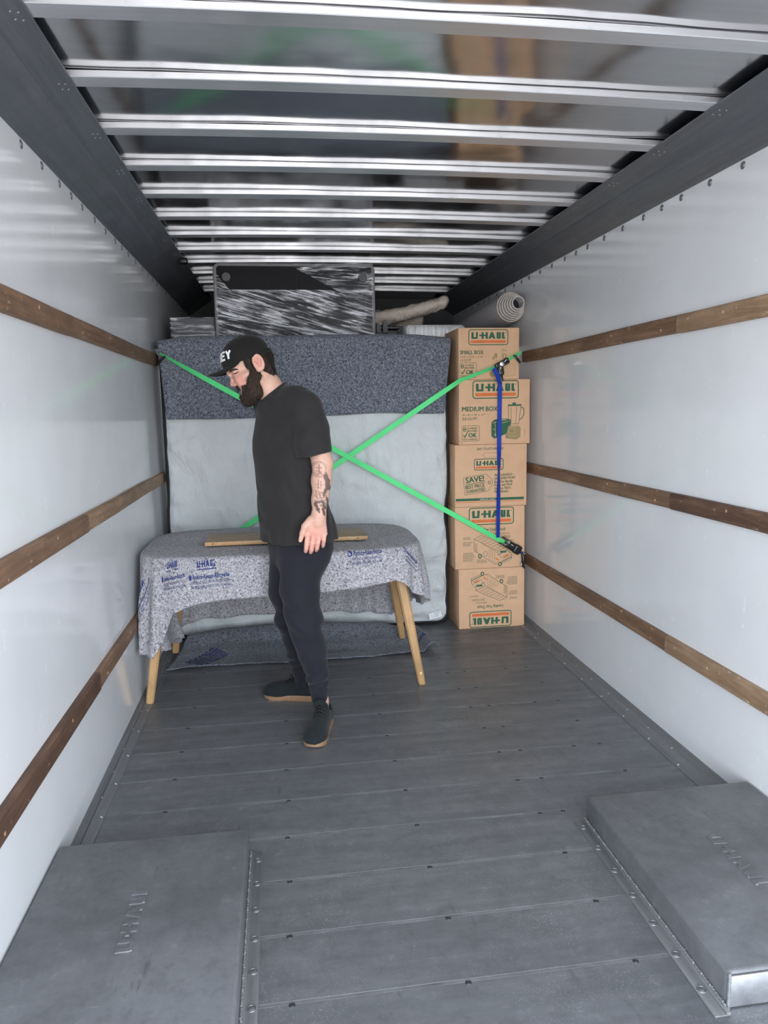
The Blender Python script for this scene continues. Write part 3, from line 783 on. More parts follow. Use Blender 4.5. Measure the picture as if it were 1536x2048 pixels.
pt = pyobj('moving_pad', V, F, MAT['felt']); solidify(pt, .007, 1)
tag(pt, 'blue grey speckled felt pad folded over the top of the mattress', 'moving pad')

# ------------------------------------------------------------------ table under a felt pad
TCX, TCY, TZ = .0, 3.92, .735
tb = thing('dining_table', 'oak dining table with tapered splayed legs under a draped felt pad', 'table', (TCX, TCY, 0))
TA, TB = .675, .405
def se(t, a, b, n=4.5):
    c, s = math.cos(t), math.sin(t)
    return a * math.copysign(abs(c) ** (2 / n), c), b * math.copysign(abs(s) ** (2 / n), s)
bm = BM(); NS = 96; rings = []
for z, k in ((TZ - .028, -.012), (TZ - .022, -.002), (TZ - .005, 0), (TZ, -.006)):
    rings.append([bm.verts.new((TCX + se(2 * math.pi * i / NS, TA + k, TB + k)[0], TCY + se(2 * math.pi * i / NS, TA + k, TB + k)[1], z)) for i in range(NS)])
for r0, r1 in zip(rings, rings[1:]):
    for i in range(NS): bm.faces.new((r0[i], r0[(i + 1) % NS], r1[(i + 1) % NS], r1[i]))
bm.faces.new(rings[0][::-1]); bm.faces.new(rings[-1]); obj('tabletop', bm, MAT['oakleaf'], tb)
bm = BM(); box(bm, (TCX - .52, TCY - .27, TZ - .10), (TCX + .52, TCY + .27, TZ - .027), .004); obj('apron', bm, MAT['oakleaf'], tb)
for fx, fy, tx, ty in ((-.684, 3.612, -.575, 3.64), (.688, 3.622, .560, 3.65), (-.650, 4.30, -.560, 4.18), (.700, 4.31, .590, 4.18)):
    bm = BM(); prof = [(-.5, -.32), (-.32, -.5), (.32, -.5), (.5, -.32), (.5, .32), (.32, .5), (-.32, .5), (-.5, .32)]
    rr = []
    for s_, w in ((0, .034), (.02, .038), (.5, .050), (1, .060)):
        z0_ = 0.0 if fy < 4 else .030; p = Vector((fx + (tx - fx) * s_, fy + (ty - fy) * s_, z0_ + (TZ - .027 - z0_) * s_))
        rr.append([bm.verts.new(p + Vector((a * w, b * w, 0))) for a, b in prof])
    for r0, r1 in zip(rr, rr[1:]):
        for i in range(8): bm.faces.new((r0[i], r0[(i + 1) % 8], r1[(i + 1) % 8], r1[i]))
    bm.faces.new(rr[0][::-1]); bm.faces.new(rr[-1]); obj('leg', bm, MAT['oak'], tb)

# the pad over the table: flat top, then a skirt whose drop changes round the edge
A_, B_ = TA + .012, TB + .012
ZP = TZ + .010
def per(t):  # t 0..1, counter-clockwise from the +x side
    return 2 * math.pi * t
KN = [(0.0, .40), (.09, .52), (.125, .60), (.17, .58), (.25, .555), (.33, .56), (.36, .60), (.40, .66), (.44, .63), (.5, .57), (.56, .50), (.600, .485), (.625, .495), (.642, .41), (.662, .275), (.70, .230), (.75, .208), (.80, .188), (.84, .172), (.858, .185), (.885, .245), (.905, .270), (.93, .285), (.96, .33), (1.0, .40)]
def drop(t): return float(np.interp(t % 1.0, [k for k, _ in KN], [d for _, d in KN]))
def skirt(t, s):
    """s metres of cloth below the edge"""
    th = per(t); n = 4.5
    x, y = se(th, A_, B_, n); L = drop(t)
    dx, dy = math.cos(th) / A_, math.sin(th) / B_
    gx = math.copysign(abs(x / A_) ** (n - 1), x) / A_; gy = math.copysign(abs(y / B_) ** (n - 1), y) / B_
    g = math.hypot(gx, gy); gx, gy = gx / g, gy / g
    corner = min(1, abs(gx * gy) * 2.2)
    r = .022; a = min(s / r, math.pi / 2)
    out = r * math.sin(a) ; z = ZP - r * (1 - math.cos(a)); s2 = max(0, s - r * math.pi / 2)
    flare = .05 + .10 * corner
    fold = (.020 * (1 - .3 * corner) * math.sin(2 * math.pi * t * 23 + 1.4 * math.sin(9 * t)) + .018 * n1(t * 30, s * 2, 0, 1.0, 51)) * min(1, s2 / .20)
    if gy < -.9: fold *= .35
    sag = max(0, 1 - abs(t - .478) / .085); flare -= .30 * min(1, 1.6 * sag); out += s2 * flare + fold
    z -= s2 * math.sqrt(max(.5, 1 - flare * flare))
    px, py = TCX + x + gx * out, TCY + y + gy * out
    px = max(px, XL + .030)
    py = min(py, 4.565)
    return (px, py, z)
NT_, NSK = 240, 26
V = []; F = []
for j in range(7):                                              # top, from the middle outwards
    k = j / 6
    for i in range(NT_):
        x, y = se(per(i / NT_), A_ * k, B_ * k, 4.5 if k > 0 else 4.5)
        V.append((TCX + x, TCY + y, ZP + .0035 * n1(x, y, 0, 5, 52) * (1 if k < .9 else 0)))
for j in range(1, NSK + 1):
    for i in range(NT_):
        t = i / NT_; V.append(skirt(t, drop(t) * (j / NSK)))
for j in range(6 + NSK):
    for i in range(NT_):
        a = j * NT_ + i; b = j * NT_ + (i + 1) % NT_; F.append((a, b, b + NT_, a + NT_))
F = F[NT_:]; F.append(tuple(range(NT_, 2 * NT_)))
dr = pyobj('moving_pad', V, F, MAT['felt2']); solidify(dr, .006, -1)
dr.modifiers['thickness'].offset = 0
tag(dr, 'pale speckled grey felt pad with navy print draped over the dining table', 'moving pad')
def pad_print(fn, parent, sc=1.0, full=True):
    k = Ink()
    if full: k.add(logo_letters(.075, .105, .125, .030)); k.rect(.070, .092, .205, .097)
    k.disc(.012, .060, .014, .014); k.text('Reduce-Reuse-Recycle', .032, .050, .032, .235, .028, .2)
    k.text('THIS PAD IS MADE FROM RECYCLED', .020, .027, .018, .245, .006, .1); k.text('MATERIAL AND IS RECYCLED AGAIN', .020, .006, .018, .245, .006, .1)
    k.build('printed_text', MAT['inkb'], fn, parent)
def on_skirt(t0, s0, rot=0.0, len_=2.6):
    c, sn = math.cos(rot), math.sin(rot)
    def fn(a, b):
        a, b = a * c - b * sn, a * sn + b * c
        t = t0 + a / len_; p = np.array(skirt(t, max(.001, s0 - b))); q = np.array(skirt(t, max(.001, s0 - b) + .004)); r = np.array(skirt(t + .002, max(.001, s0 - b)))
        nn = np.cross(r - p, q - p); nn /= max(1e-9, np.linalg.norm(nn))
        cen = np.array([TCX, TCY, p[2]]); nn = nn if nn @ (p - cen) > 0 else -nn
        return tuple(p + nn * .0046)
    return fn
PER = 2 * (2 * A_ + 2 * B_) * .93
# where along the rim the front runs (t about .62 to .88)
pad_print(on_skirt(.6415, .176, .10, 6.2), dr); pad_print(on_skirt(.690, .166, .05, 6.2), dr)
pad_print(on_skirt(.776, .085, .02, 6.2), dr, 1, False); pad_print(on_skirt(.865, .08, -.30, 6.2), dr, 1, False)
pad_print(on_skirt(.585, .36, .9, 6.2), dr)

# spare leaf of the table lying on the pad
lf = thing('table_leaf', 'narrow oak table leaf lying flat on the draped pad', 'table leaf', (.02, 3.86, .757))
bm = BM(); box(bm, (-.39, 3.722, .757), (.432, 3.992, .777), .002); obj('panel', bm, MAT['oakleaf'], lf)
bm = BM(); box(bm, (-.3895, 3.7215, .7585), (.4315, 3.7235, .7760), .0004); obj('front_edge', bm, MAT['oak'], lf)
for x in (-.345, .387):
    bm = BM(); box(bm, (x - .014, 3.725, .7515), (x + .014, 3.745, .758), .001); cyl(bm, (x - .006, 3.7205, .768), (x - .006, 3.7225, .768), .0035, None, 10); cyl(bm, (x + .006, 3.7225, .7545), (x + .006, 3.730, .7545), .004, None, 8); obj('alignment_clip', bm, MAT['hook'], lf)

# dark pad bunched on the floor under the table
def padfloor(u, v):
    x0 = -.675 + .10 * v; x1 = .90 - .05 * v; x = x0 + (x1 - x0) * u
    y = 4.075 + .012 * n1(x, 0, 0, 5, 61) + v * (.50 + .03 * n1(x, 1, 0, 4, 62)); y = 4.075 + .014 * n1(x, 0, 0, 5, 61) + v * .48
    hump = .016 * math.exp(-((v - .47) / .12) ** 2) + .115 * math.exp(-((v - .80) / .20) ** 2) * (.55 + .45 * math.exp(-((x - .05) / .50) ** 2)) * min(1, 4.5 * (1 - u) + .15)
    z = .006 + hump + .010 * max(0, n1(x * .8, y, 0, 7, 63)) + .004 * abs(math.sin(19 * x)) * (1 if v < .04 else 0)
    if u > .93:                                                   # corner turned over
        k = (u - .93) / .07; z += .06 * math.sin(k * math.pi * .8) * (1 - .6 * v); x -= .02 * k
    return (x, y, z)
V, F = grid_mesh(padfloor, 120, 36)
pf = pyobj('moving_pad', V, F, MAT['felt3']); solidify(pf, .005, -1); pf.modifiers['thickness'].offset = 0
tag(pf, 'dark slate felt pad spread on the floor beneath the table', 'moving pad')
def onpf(u0, v0, ang=0):
    c, s_ = math.cos(ang), math.sin(ang)
    def fn(a, b):
        x, y = a * c - b * s_, a * s_ + b * c
        p = padfloor(min(.999, u0 + x / 1.55), min(.99, v0 + y / .48)); return (p[0], p[1], p[2] + .0052)
    return fn
k = Ink()
for i in range(5): k.text(('U-HAUL', 'Reduce-Reuse', 'THIS PAD IS MADE', 'FROM RECYCLED', 'MATERIAL')[i], -.1, -.03 * i, .035 if i != 1 else .045, .20, .03, .2)
k.build('printed_text', MAT['inkb'], onpf(.10, .30, .95), pf)
k = Ink(); k.text('U-HAUL', 0, 0, .05, .10, .03); k.build('printed_mark', MAT['inkb'], onpf(.925, .25, .5), pf)

# ------------------------------------------------------------------ goods on the shelf over the cab
def wrap_sheet(name, parent, x0, x1, z0, z1, y, mat, mask, seed, amp=.012, ang=.28, nu=120, nv=60):
    def fn(u, v):
        x = x0 + (x1 - x0) * u; z = z0 + (z1 - z0) * v
        q = z + math.tan(ang) * x
        d = amp * (.55 * n1(x * 1.2, 0, q * 14, 1.6, seed) + .45 * n1(x * 3, 1, q * 40, 1.6, seed + 1) + .25 * n1(x * 14, 2, z * 30, 1.0, seed + 2))
        return (x, y - .014 - max(-.008, d), z)
    V, F = grid_mesh(fn, nu, nv, mask); o = pyobj(name, V, F, mat, parent); return o
WR1 = m_plastic_wrap('clear_stretch_wrap', .28); WR2 = m_plastic_wrap('clear_wrap_level', .03)
SX0, SX1, SZ0, SZ1, SY = -.372, .648, DECKZ, 2.352, 4.93
so = thing('upholstered_bench', 'black bottomed bench turned on its side with grey piping, part wrapped in clear plastic', 'bench', ((SX0 + SX1) / 2, SY + .2, SZ0))
bm = BM(); box(bm, (SX0, SY, SZ0), (SX1, SY + .42, SZ1), .012, 3); obj('upholstery', bm, MAT['black'], so)
bm = BM(); box(bm, (SX0 + .014, SY - .003, SZ0 + .012), (SX1 - .014, SY + .006, SZ1 - .014), .003); pts = []
obj('dust_cover', bm, MAT['black'], so)
bm = BM(); k = .012; tube(bm, [(SX0 + k * .4, SY - .002, SZ0 + .002), (SX0 + k * .4, SY - .002, SZ1 - .03), (SX0 + k * 1.2, SY - .002, SZ1 - k), (SX0 + .03, SY - .002, SZ1 - k * .4), (SX1 - .03, SY - .002, SZ1 - k * .4), (SX1 - k * 1.2, SY - .002, SZ1 - k), (SX1 - k * .4, SY - .002, SZ1 - .03), (SX1 - k * .4, SY - .002, SZ0 + .002)], .011, 8)
obj('piping', bm, plain('grey_piping', (.26, .25, .25), .7), so)
bm = BM(); tube(bm, [((SX0 + SX1) / 2 + .01, SY - .0035, z) for z in (SZ0 + .02, SZ1 - .02)], .0016, 6); obj('seam', bm, plain('dark_seam', (.03, .03, .032), .7), so)
FOOT = plain('dark_grey_foot', (.10, .10, .10), .5)
for x in (SX0 + .078, SX1 - .075):
    bm = BM(); cyl(bm, (x, SY - .045, SZ1 - .088), (x, SY, SZ1 - .088), .026, .030, 24); cyl(bm, (x, SY - .047, SZ1 - .088), (x, SY - .044, SZ1 - .088), .012, .015, 16); obj('foot', bm, FOOT, so)
def mk_low(u, v):
    x = u; z = v
    return True
zt = 2.190
wrap_sheet('plastic_wrap', so, SX0 + .006, SX1 - .006, SZ0 + .003, zt, SY, WR1, None, 71, .014, .30, 150, 70)
def mk_corner(u, v):      # loose film over the far upper corner
    return v > .92 - 1.15 * u and v < 1 and not (v < .10)
wrap_sheet('plastic_film', so, SX0 + .47, SX1 - .006, 2.170, SZ1 + .004, SY - .002, WR2, lambda u, v: v > .95 - 1.55 * u, 77, .022, -.25, 90, 40)
wrap_sheet('plastic_film', so, SX0 + .004, SX0 + .20, zt - .03, 2.335, SY - .002, WR1, lambda u, v: v < .95 - 1.35 * u ** .7, 79, .014, .55, 40, 30)
bm = BM(); tube(bm, [(SX0 + .012 + (SX1 - SX0 - .03) * i / 40, SY - .008, 2.03 - .155 * (i / 40) + .002 * math.sin(i)) for i in range(41)], .0045, 6); obj('plastic_rope', bm, plain('twisted_film', (.75, .77, .8), .25), so)

wb = thing('wrapped_package', 'dark package in crinkled clear plastic beside the black bench, near the corner', 'package', (-.53, 5.05, DECKZ))
bm = BM(); box(bm, (-.655, 4.955, DECKZ), (-.385, 5.25, 2.018), .01); obj('package', bm, plain('dark_package', (.10, .10, .105), .6), wb)
wrap_sheet('plastic_wrap', wb, -.66, -.382, DECKZ + .002, 2.022, 4.952, m_plastic_wrap('bright_crinkled_wrap', .02), None, 83, .014, .02, 60, 40)
wt = thing('wrapped_package', 'white padded package in clear plastic lying flat behind the small box', 'package', (1.12, 5.1, DECKZ))
def panel_pt(u, v):
    a = 2 * math.pi * u; x, y = se(a, .212, .19, 9); z = DECKZ + .098 * v
    if 0 < v < 1:
        b = .006 * n1(x * 40, y * 40, v * .8, 1.0, 91) + .004 * n1(x * 90, y * 90, v, 1.0, 92)
        x *= 1 + b * 3; y *= 1 + b * 3
    k = 1 - .05 * (2 * v - 1) ** 8
    return (1.058 + x * k, 5.12 + y * k, z)
V = []; F = []; n_, m_ = 180, 10
for j in range(m_ + 1):
    for i in range(n_): V.append(panel_pt(i / n_, j / m_))
for j in range(m_):
    for i in range(n_): a = j * n_ + i; b = j * n_ + (i + 1) % n_; F.append((a, b, b + n_, a + n_))
F.append(tuple(range(n_))[::-1]); F.append(tuple(range(m_ * n_, (m_ + 1) * n_)))
t = NT('white_foam_in_film'); t.base(t.ramp(t.noise(t.coord((60, 60, 6)), 1.2, 4), [(.3, (.42, .43, .44)), (.7, (.80, .80, .79))]), .22, 0, .8); t.bump(t.noise(t.coord((60, 60, 6)), 1.2, 4), .6, .01)
pyobj('padded_panel', V, F, t.m, wt)

# rolled rug: one long spiral strip, inner turns pushed out towards the rear of the truck
rg = thing('rolled_rug', 'rolled up grey rug with a cream spiral end above the small box', 'rug', (1.40, 5.3, 2.02))
E0 = W(1022, 613, 4.74); E1 = np.array([1.488, 6.45, DECKZ + .115])
ax = (E1 - E0); LEN = np.linalg.norm(ax); ax /= LEN
sd = np.cross(ax, [0, 0, 1.0]); sd /= np.linalg.norm(sd); up_ = np.cross(sd, ax)
TURN = 7; NSEG = 40; R0, R1 = .036, .098
V = []; F = []
for i in range(TURN * NSEG + 1):
    th = 2 * math.pi * i / NSEG; f = i / (TURN * NSEG); r = R0 + (R1 - R0) * f
    off = -.17 * (1 - f) + .02
    d = sd * math.cos(th) + up_ * math.sin(th); tk = (R1 - R0) / TURN * .74
    for rr, aa in ((r, off), (r - tk, off), (r - tk, LEN), (r, LEN)): V.append(E0 + d * rr + ax * aa)
    if i:
        a = 4 * (i - 1); b = 4 * i
        for k in range(4): F.append((a + k, a + (k + 1) % 4, b + (k + 1) % 4, b + k))
F.append((0, 1, 2, 3)); n_ = len(V); F.append((n_ - 1, n_ - 2, n_ - 3, n_ - 4))
rug_back = plain('grey_rug_backing', (.58, .555, .565), .95, 0, .2, 160, .2, .3)
o = pyobj('rug', V, F, rug_back, rg)
bm = BM(); pts = []
for i in range(TURN * NSEG + 1):
    th = 2 * math.pi * i / NSEG; f = i / (TURN * NSEG); r = R0 + (R1 - R0) * f; d = sd * math.cos(th) + up_ * math.sin(th)
    pts.append(E0 + d * (r - .003) + ax * (-.17 * (1 - f) + .019))
tube(bm, pts, .0042, 6); obj('bound_edge', bm, plain('cream_rug_edge', (.62, .57, .52), .95, 0, .2, 140, .2), rg)
bm = BM(); cyl(bm, E0 + ax * -.06, E0 + ax * -.02, R0 - .004, None, 24); obj('core_shade', bm, MAT['black'], rg)  # black plug stands in for the shade inside the hollow roll

# fleece throw bunched behind
def fleece(u, v):
    """a thick folded fleece: long loop draped over the shelf"""
    x = .675 + (1.28 - .675) * u; a = 2 * math.pi * v
    z = DECKZ + .190 + .120 * u ** 1.5; y = 5.60 - .1 * u
    ry, rz = .10, .056 - .008 * u
    ek = math.sqrt(max(0.0004, 1 - max(0, (u - .90) / .10) ** 2)); p = np.array([x, y + ek * ry * math.cos(a), z + ek * rz * math.sin(a) + .02])
    d = .008 * n1(p[0], p[1], p[2], 22, 95) + .004 * n1(p[0], p[1], p[2], 75, 96)
    return p + d * np.array([0, math.cos(a), math.sin(a)])
fl = thing('fleece_throw', 'cream fleece throw folded over itself behind the black bench', 'throw', (.95, 5.5, DECKZ))
FL = plain('cream_fleece', (.80, .70, .61), .98, 0, .1, 60, .10, .35)
V, F = grid_mesh(fleece, 150, 40); pyobj('upper_fold', V, F, FL, fl)
def fleece2(u, v):
    x = .675 + .48 * u; a = 2 * math.pi * v; ek = math.sqrt(max(0.0004, 1 - max(0, (u - .92) / .08) ** 2)); p = np.array([x, 5.86 + ek * .12 * math.cos(a), DECKZ + .236 + ek * .066 * math.sin(a)])
    d = .012 * n1(p[0], p[1], p[2], 25, 97) + .006 * n1(p[0], p[1], p[2], 70, 98); return p + d * np.array([0, math.cos(a), math.sin(a)])
V, F = grid_mesh(fleece2, 110, 36); pyobj('lower_fold', V, F, FL, fl)
tt = thing('support_tote', 'added dark tote holding up the cream fleece throw', 'tote', (.90, 5.72, DECKZ))  # added to hold up the fleece; black, so it shows only as darkness
bm = BM(); box(bm, (.685, 5.46, DECKZ), (1.12, 6.0, DECKZ + .125), .012, 3); obj('tub', bm, MAT['hook'], tt)
bm = BM(); box(bm, (.678, 5.453, DECKZ + .125), (1.127, 6.007, DECKZ + .145), .006, 2); obj('lid', bm, MAT['hook'], tt)
ck = thing('black_stand', 'black stand with two rounded prongs beside the black bench', 'stand', (.725, 5.02, DECKZ))
for x, zt_, w in ((.683, 1.985, .014), (.728, 2.010, .016)):
    bm = BM(); n_ = 12; prof = [(-w, 0), (w, 0)] + [(w * math.cos(a), zt_ - DECKZ - w * 1.8 + 1.8 * w * math.sin(a)) for a in [math.pi * k / n_ for k in range(n_ + 1)]]
    extrude_profile(bm, prof, [((x, y, DECKZ), (1, 0, 0), (0, 0, 1)) for y in (4.99, 5.03)]); obj('prong', bm, plain('dark_grey_plastic', (.045, .047, .05), .5), ck)
bm = BM(); box(bm, (.66, 4.985, DECKZ), (.75, 5.05, DECKZ + .055), .004); obj('base', bm, MAT['hook'], ck)
# ------------------------------------------------------------------ ratchet straps crossing in front of the load
def lerp(a, b, n): return [np.array(a) + (np.array(b) - np.array(a)) * i / n for i in range(n + 1)]
def wd_for(pts, tw):
    """width directions: tw = list of twist angles (0 = flat towards the rear of the truck)"""
    out = []
    n = len(pts)
    for i in range(n):
        d = np.array(pts[min(i + 1, n - 1)]) - np.array(pts[max(0, i - 1)]); d /= np.linalg.norm(d)
        flat = np.cross(d, [0, -1.0, 0]); flat /= np.linalg.norm(flat); edge = np.cross(d, flat)
        a = float(np.interp(i / (n - 1), [t for t, _ in tw], [v for _, v in tw])); out.append(flat * math.cos(a) + edge * math.sin(a))
    return out
SA0 = W(319, 707, 4.546); SA1 = W(1008, 1084.5, 4.461); SA2 = W(1044, 1106, 4.482)
SB0 = np.array([-.700, 4.575, .415]); SB1 = W(920, 761, 4.488); SB2 = W(990, 734, 4.480); SB3 = W(1042, 705, 4.488)
def ratchet(name_label, pts_green, tw, body, parts):
    t = thing('ratchet_strap', name_label, 'ratchet strap', pts_green[-1], 'ratchet straps crossed over the load')
    bm = BM(); ribbon(bm, pts_green, wd_for(pts_green, tw), .031, .0022); obj('webbing', bm, MAT['green'], t); return t
def oriented(o, xdir, ydir=(0, -1, 0)):
    x = Vector(xdir).normalized(); y = Vector(ydir); y = (y - x * y.dot(x)).normalized(); z = x.cross(y)
    return Matrix(((x.x, y.x, z.x, o[0]), (x.y, y.y, z.y, o[1]), (x.z, y.z, z.z, o[2]), (0, 0, 0, 1)))
# first strap: upper slat opposite -> lower slat beside the boxes
t = ratchet('green strap with a closed black ratchet, running down to the lowest slat beside the boxes', lerp(SA0, SA1, 60), [(0, 1.25), (.04, 1.0), (.16, .15), (.8, .0), (.95, .35), (1, .55)], None, None)
R = oriented(W(1021, 1091, 4.452), SA2 - SA1)
bm = BM(); box(bm, (-.070, -.028, -.026), (.068, .022, -.016), .008, 3, R); box(bm, (-.070, -.028, .016), (.068, .022, .026), .008, 3, R); box(bm, (-.045, -.006, -.020), (.066, .026, .020), .010, 3, R); box(bm, (.020, .0, -.030), (.074, .030, .030), .013, 4, R)
obj('ratchet_handle', bm, MAT['hook'], t)
bm = BM(); cyl(bm, R @ Vector((-.040, .018, -.012)), R @ Vector((-.040, .038, -.012)), .0105, .008, 20); cyl(bm, R @ Vector((-.050, .012, .012)), R @ Vector((-.050, .030, .012)), .008, .006, 16); box(bm, (-.012, .0255, -.010), (.006, .0285, -.004), .001, 2, R); obj('spool_pin', bm, MAT['chrome'], t)
bm = BM(); pts = lerp(R @ Vector((.030, .026, .012)), SA2, 12); ribbon(bm, pts, wd_for(pts, [(0, .2), (1, .9)]), .026, .0022); obj('fixed_webbing', bm, MAT['blue'], t)
bm = BM(); p = [W(1043, 1106, 4.478), W(1046, 1112, 4.474), W(1047, 1121, 4.472), W(1045, 1131, 4.474), W(1049, 1136, 4.482)]
tube(bm, p, [.006, .010, .012, .009, .005], 10); obj('hook', bm, MAT['hook'], t)
bm = BM(); tube(bm, [W(1046, 1107, 4.474), W(1051, 1108, 4.478)], .004, 8); obj('hook_tip', bm, MAT['chrome'], t)
bm = BM(); tube(bm, [W(1043, 1126, 4.465), W(1043, 1131, 4.465)], .0035, 8); obj('hook_tip', bm, MAT['chrome'], t)
bm = BM(); tube(bm, [W(330, 713, 4.54), W(325, 717, 4.535), W(318, 726, 4.54), W(313, 730, 4.55)], [.007, .008, .006, .005], 8); obj('hook', bm, MAT['hook'], t)
# second strap: lower slat opposite -> upper slat beside the boxes
pts = lerp(SB0, SB1, 60) + lerp(SB1, SB2, 10)[1:] + lerp(SB2, SB3, 10)[1:]
t = ratchet('green strap with an open black ratchet, running up to the top slat beside the boxes', pts, [(0, .9), (.05, .3), (.2, .0), (.70, .1), (.76, .7), (.9, .95), (1, .9)], None, None)
R = oriented(W(1004, 727, 4.468), W(1040, 706, 4.47) - W(990, 735, 4.47))
bm = BM(); box(bm, (-.050, -.010, -.018), (.046, .016, .014), .007, 3, R); box(bm, (.0, .0, .004), (.042, .024, .018), .006, 3, R); obj('ratchet_frame', bm, MAT['hook'], t)
R2 = oriented(W(1001, 741, 4.455), W(1003, 756, 4.45) - W(1000, 729, 4.46))
bm = BM(); box(bm, (-.045, -.012, -.019), (.030, .014, .019), .008, 3, R2); box(bm, (.026, -.004, -.010), (.066, .008, .012), .004, 2, R2); obj('ratchet_handle', bm, MAT['hook'], t)
bm = BM(); c = W(1004, 728, 4.436); cyl(bm, c, c + np.array([0, .03, 0]), .0140, .0140, 24); dome(bm, c, (0, -1, 0), .0138, .003, 20, 4)
for a, b in (((1009, 724), (1013, 719)), ((1002, 734), (1001, 738))): tube(bm, [W(*a, 4.440), W(*b, 4.440)], .0028, 8)
obj('spool_pin', bm, MAT['chrome'], t)
bm = BM(); tube(bm, [W(1027, 711, 4.470), W(1031, 712, 4.466), W(1035, 718, 4.466), W(1041, 726, 4.474)], [.005, .007, .008, .007], 10); obj('hook', bm, MAT['hook'], t)
bm = BM(); tube(bm, [W(1041, 726, 4.466), W(1045, 725, 4.472)], .0045, 8); obj('hook_tip', bm, MAT['chrome'], t)
# loose blue end hanging from the upper ratchet to the lower one
P = [W(987, 737, 4.422), W(990, 741, 4.418), W(994, 749, 4.420), W(998, 760, 4.438), W(1000, 768, 4.474)] + [W(1000 - 4 * i / 30, 768 + 307 * i / 30, 4.476 - .042 * max(0, i - 24) / 6) for i in range(1, 31)]
bm = BM(); ribbon(bm, P, wd_for(P, [(0, .6), (.1, .15), (.40, .05), (.52, .75), (.62, 1.45), (.68, 1.2), (.78, .8), (1, .95)]), .026, .0022)
tl = obj('loose_tail', bm, MAT['blue'], t); tag(tl, 'blue webbing tail hanging down the boxes')
# ------------------------------------------------------------------ smooth bodies from distance fields
def L_(P): return np.sqrt((P * P).sum(1))
def capsule(a, b, ra, rb, sq=None):
    a = np.asarray(a, np.float32); b = np.asarray(b, np.float32); d = b - a; dd = float(d @ d) + 1e-12
    def f(P):
        t = np.clip(((P - a) @ d) / dd, 0, 1)[:, None]; return L_(P - (a + t * d)) - (ra + (rb - ra) * t[:, 0])
    return f
def ellip(c, axes, radii):
    c = np.asarray(c, np.float32); A = np.asarray(axes, np.float32); A = A / np.linalg.norm(A, axis=1, keepdims=True); r = np.asarray(radii, np.float32)
    def f(P):
        q = (P - c) @ A.T; k0 = L_(q / r); k1 = L_(q / (r * r)) + 1e-9; return k0 * (k0 - 1) / k1
    return f
def half(p, n):
    p = np.asarray(p, np.float32); n = np.asarray(n, np.float32) / np.linalg.norm(n); return lambda P: (P - p) @ n
def smin(a, b, k):
    h = np.clip(.5 + .5 * (b - a) / k, 0, 1); return b + (a - b) * h - k * h * (1 - h)
def smax(a, b, k): return -smin(-a, -b, k)
def union(fs, k=.01):
    def f(P):
        d = fs[0](P)
        for g in fs[1:]:
            kk = k
            if isinstance(g, tuple): g, kk = g
            d = smin(d, g(P), kk)
        return d
    return f
def sub(f, g, k=.004): return lambda P: smax(f(P), -g(P), k)
def inter(f, g, k=.004): return lambda P: smax(f(P), g(P), k)
def disp(f, amp, sc, seed=0, stretch=(1, 1, 1)):
    s = np.asarray(stretch, np.float32); return lambda P: f(P) + amp * vnoise(P * s, sc, seed).astype(np.float32)
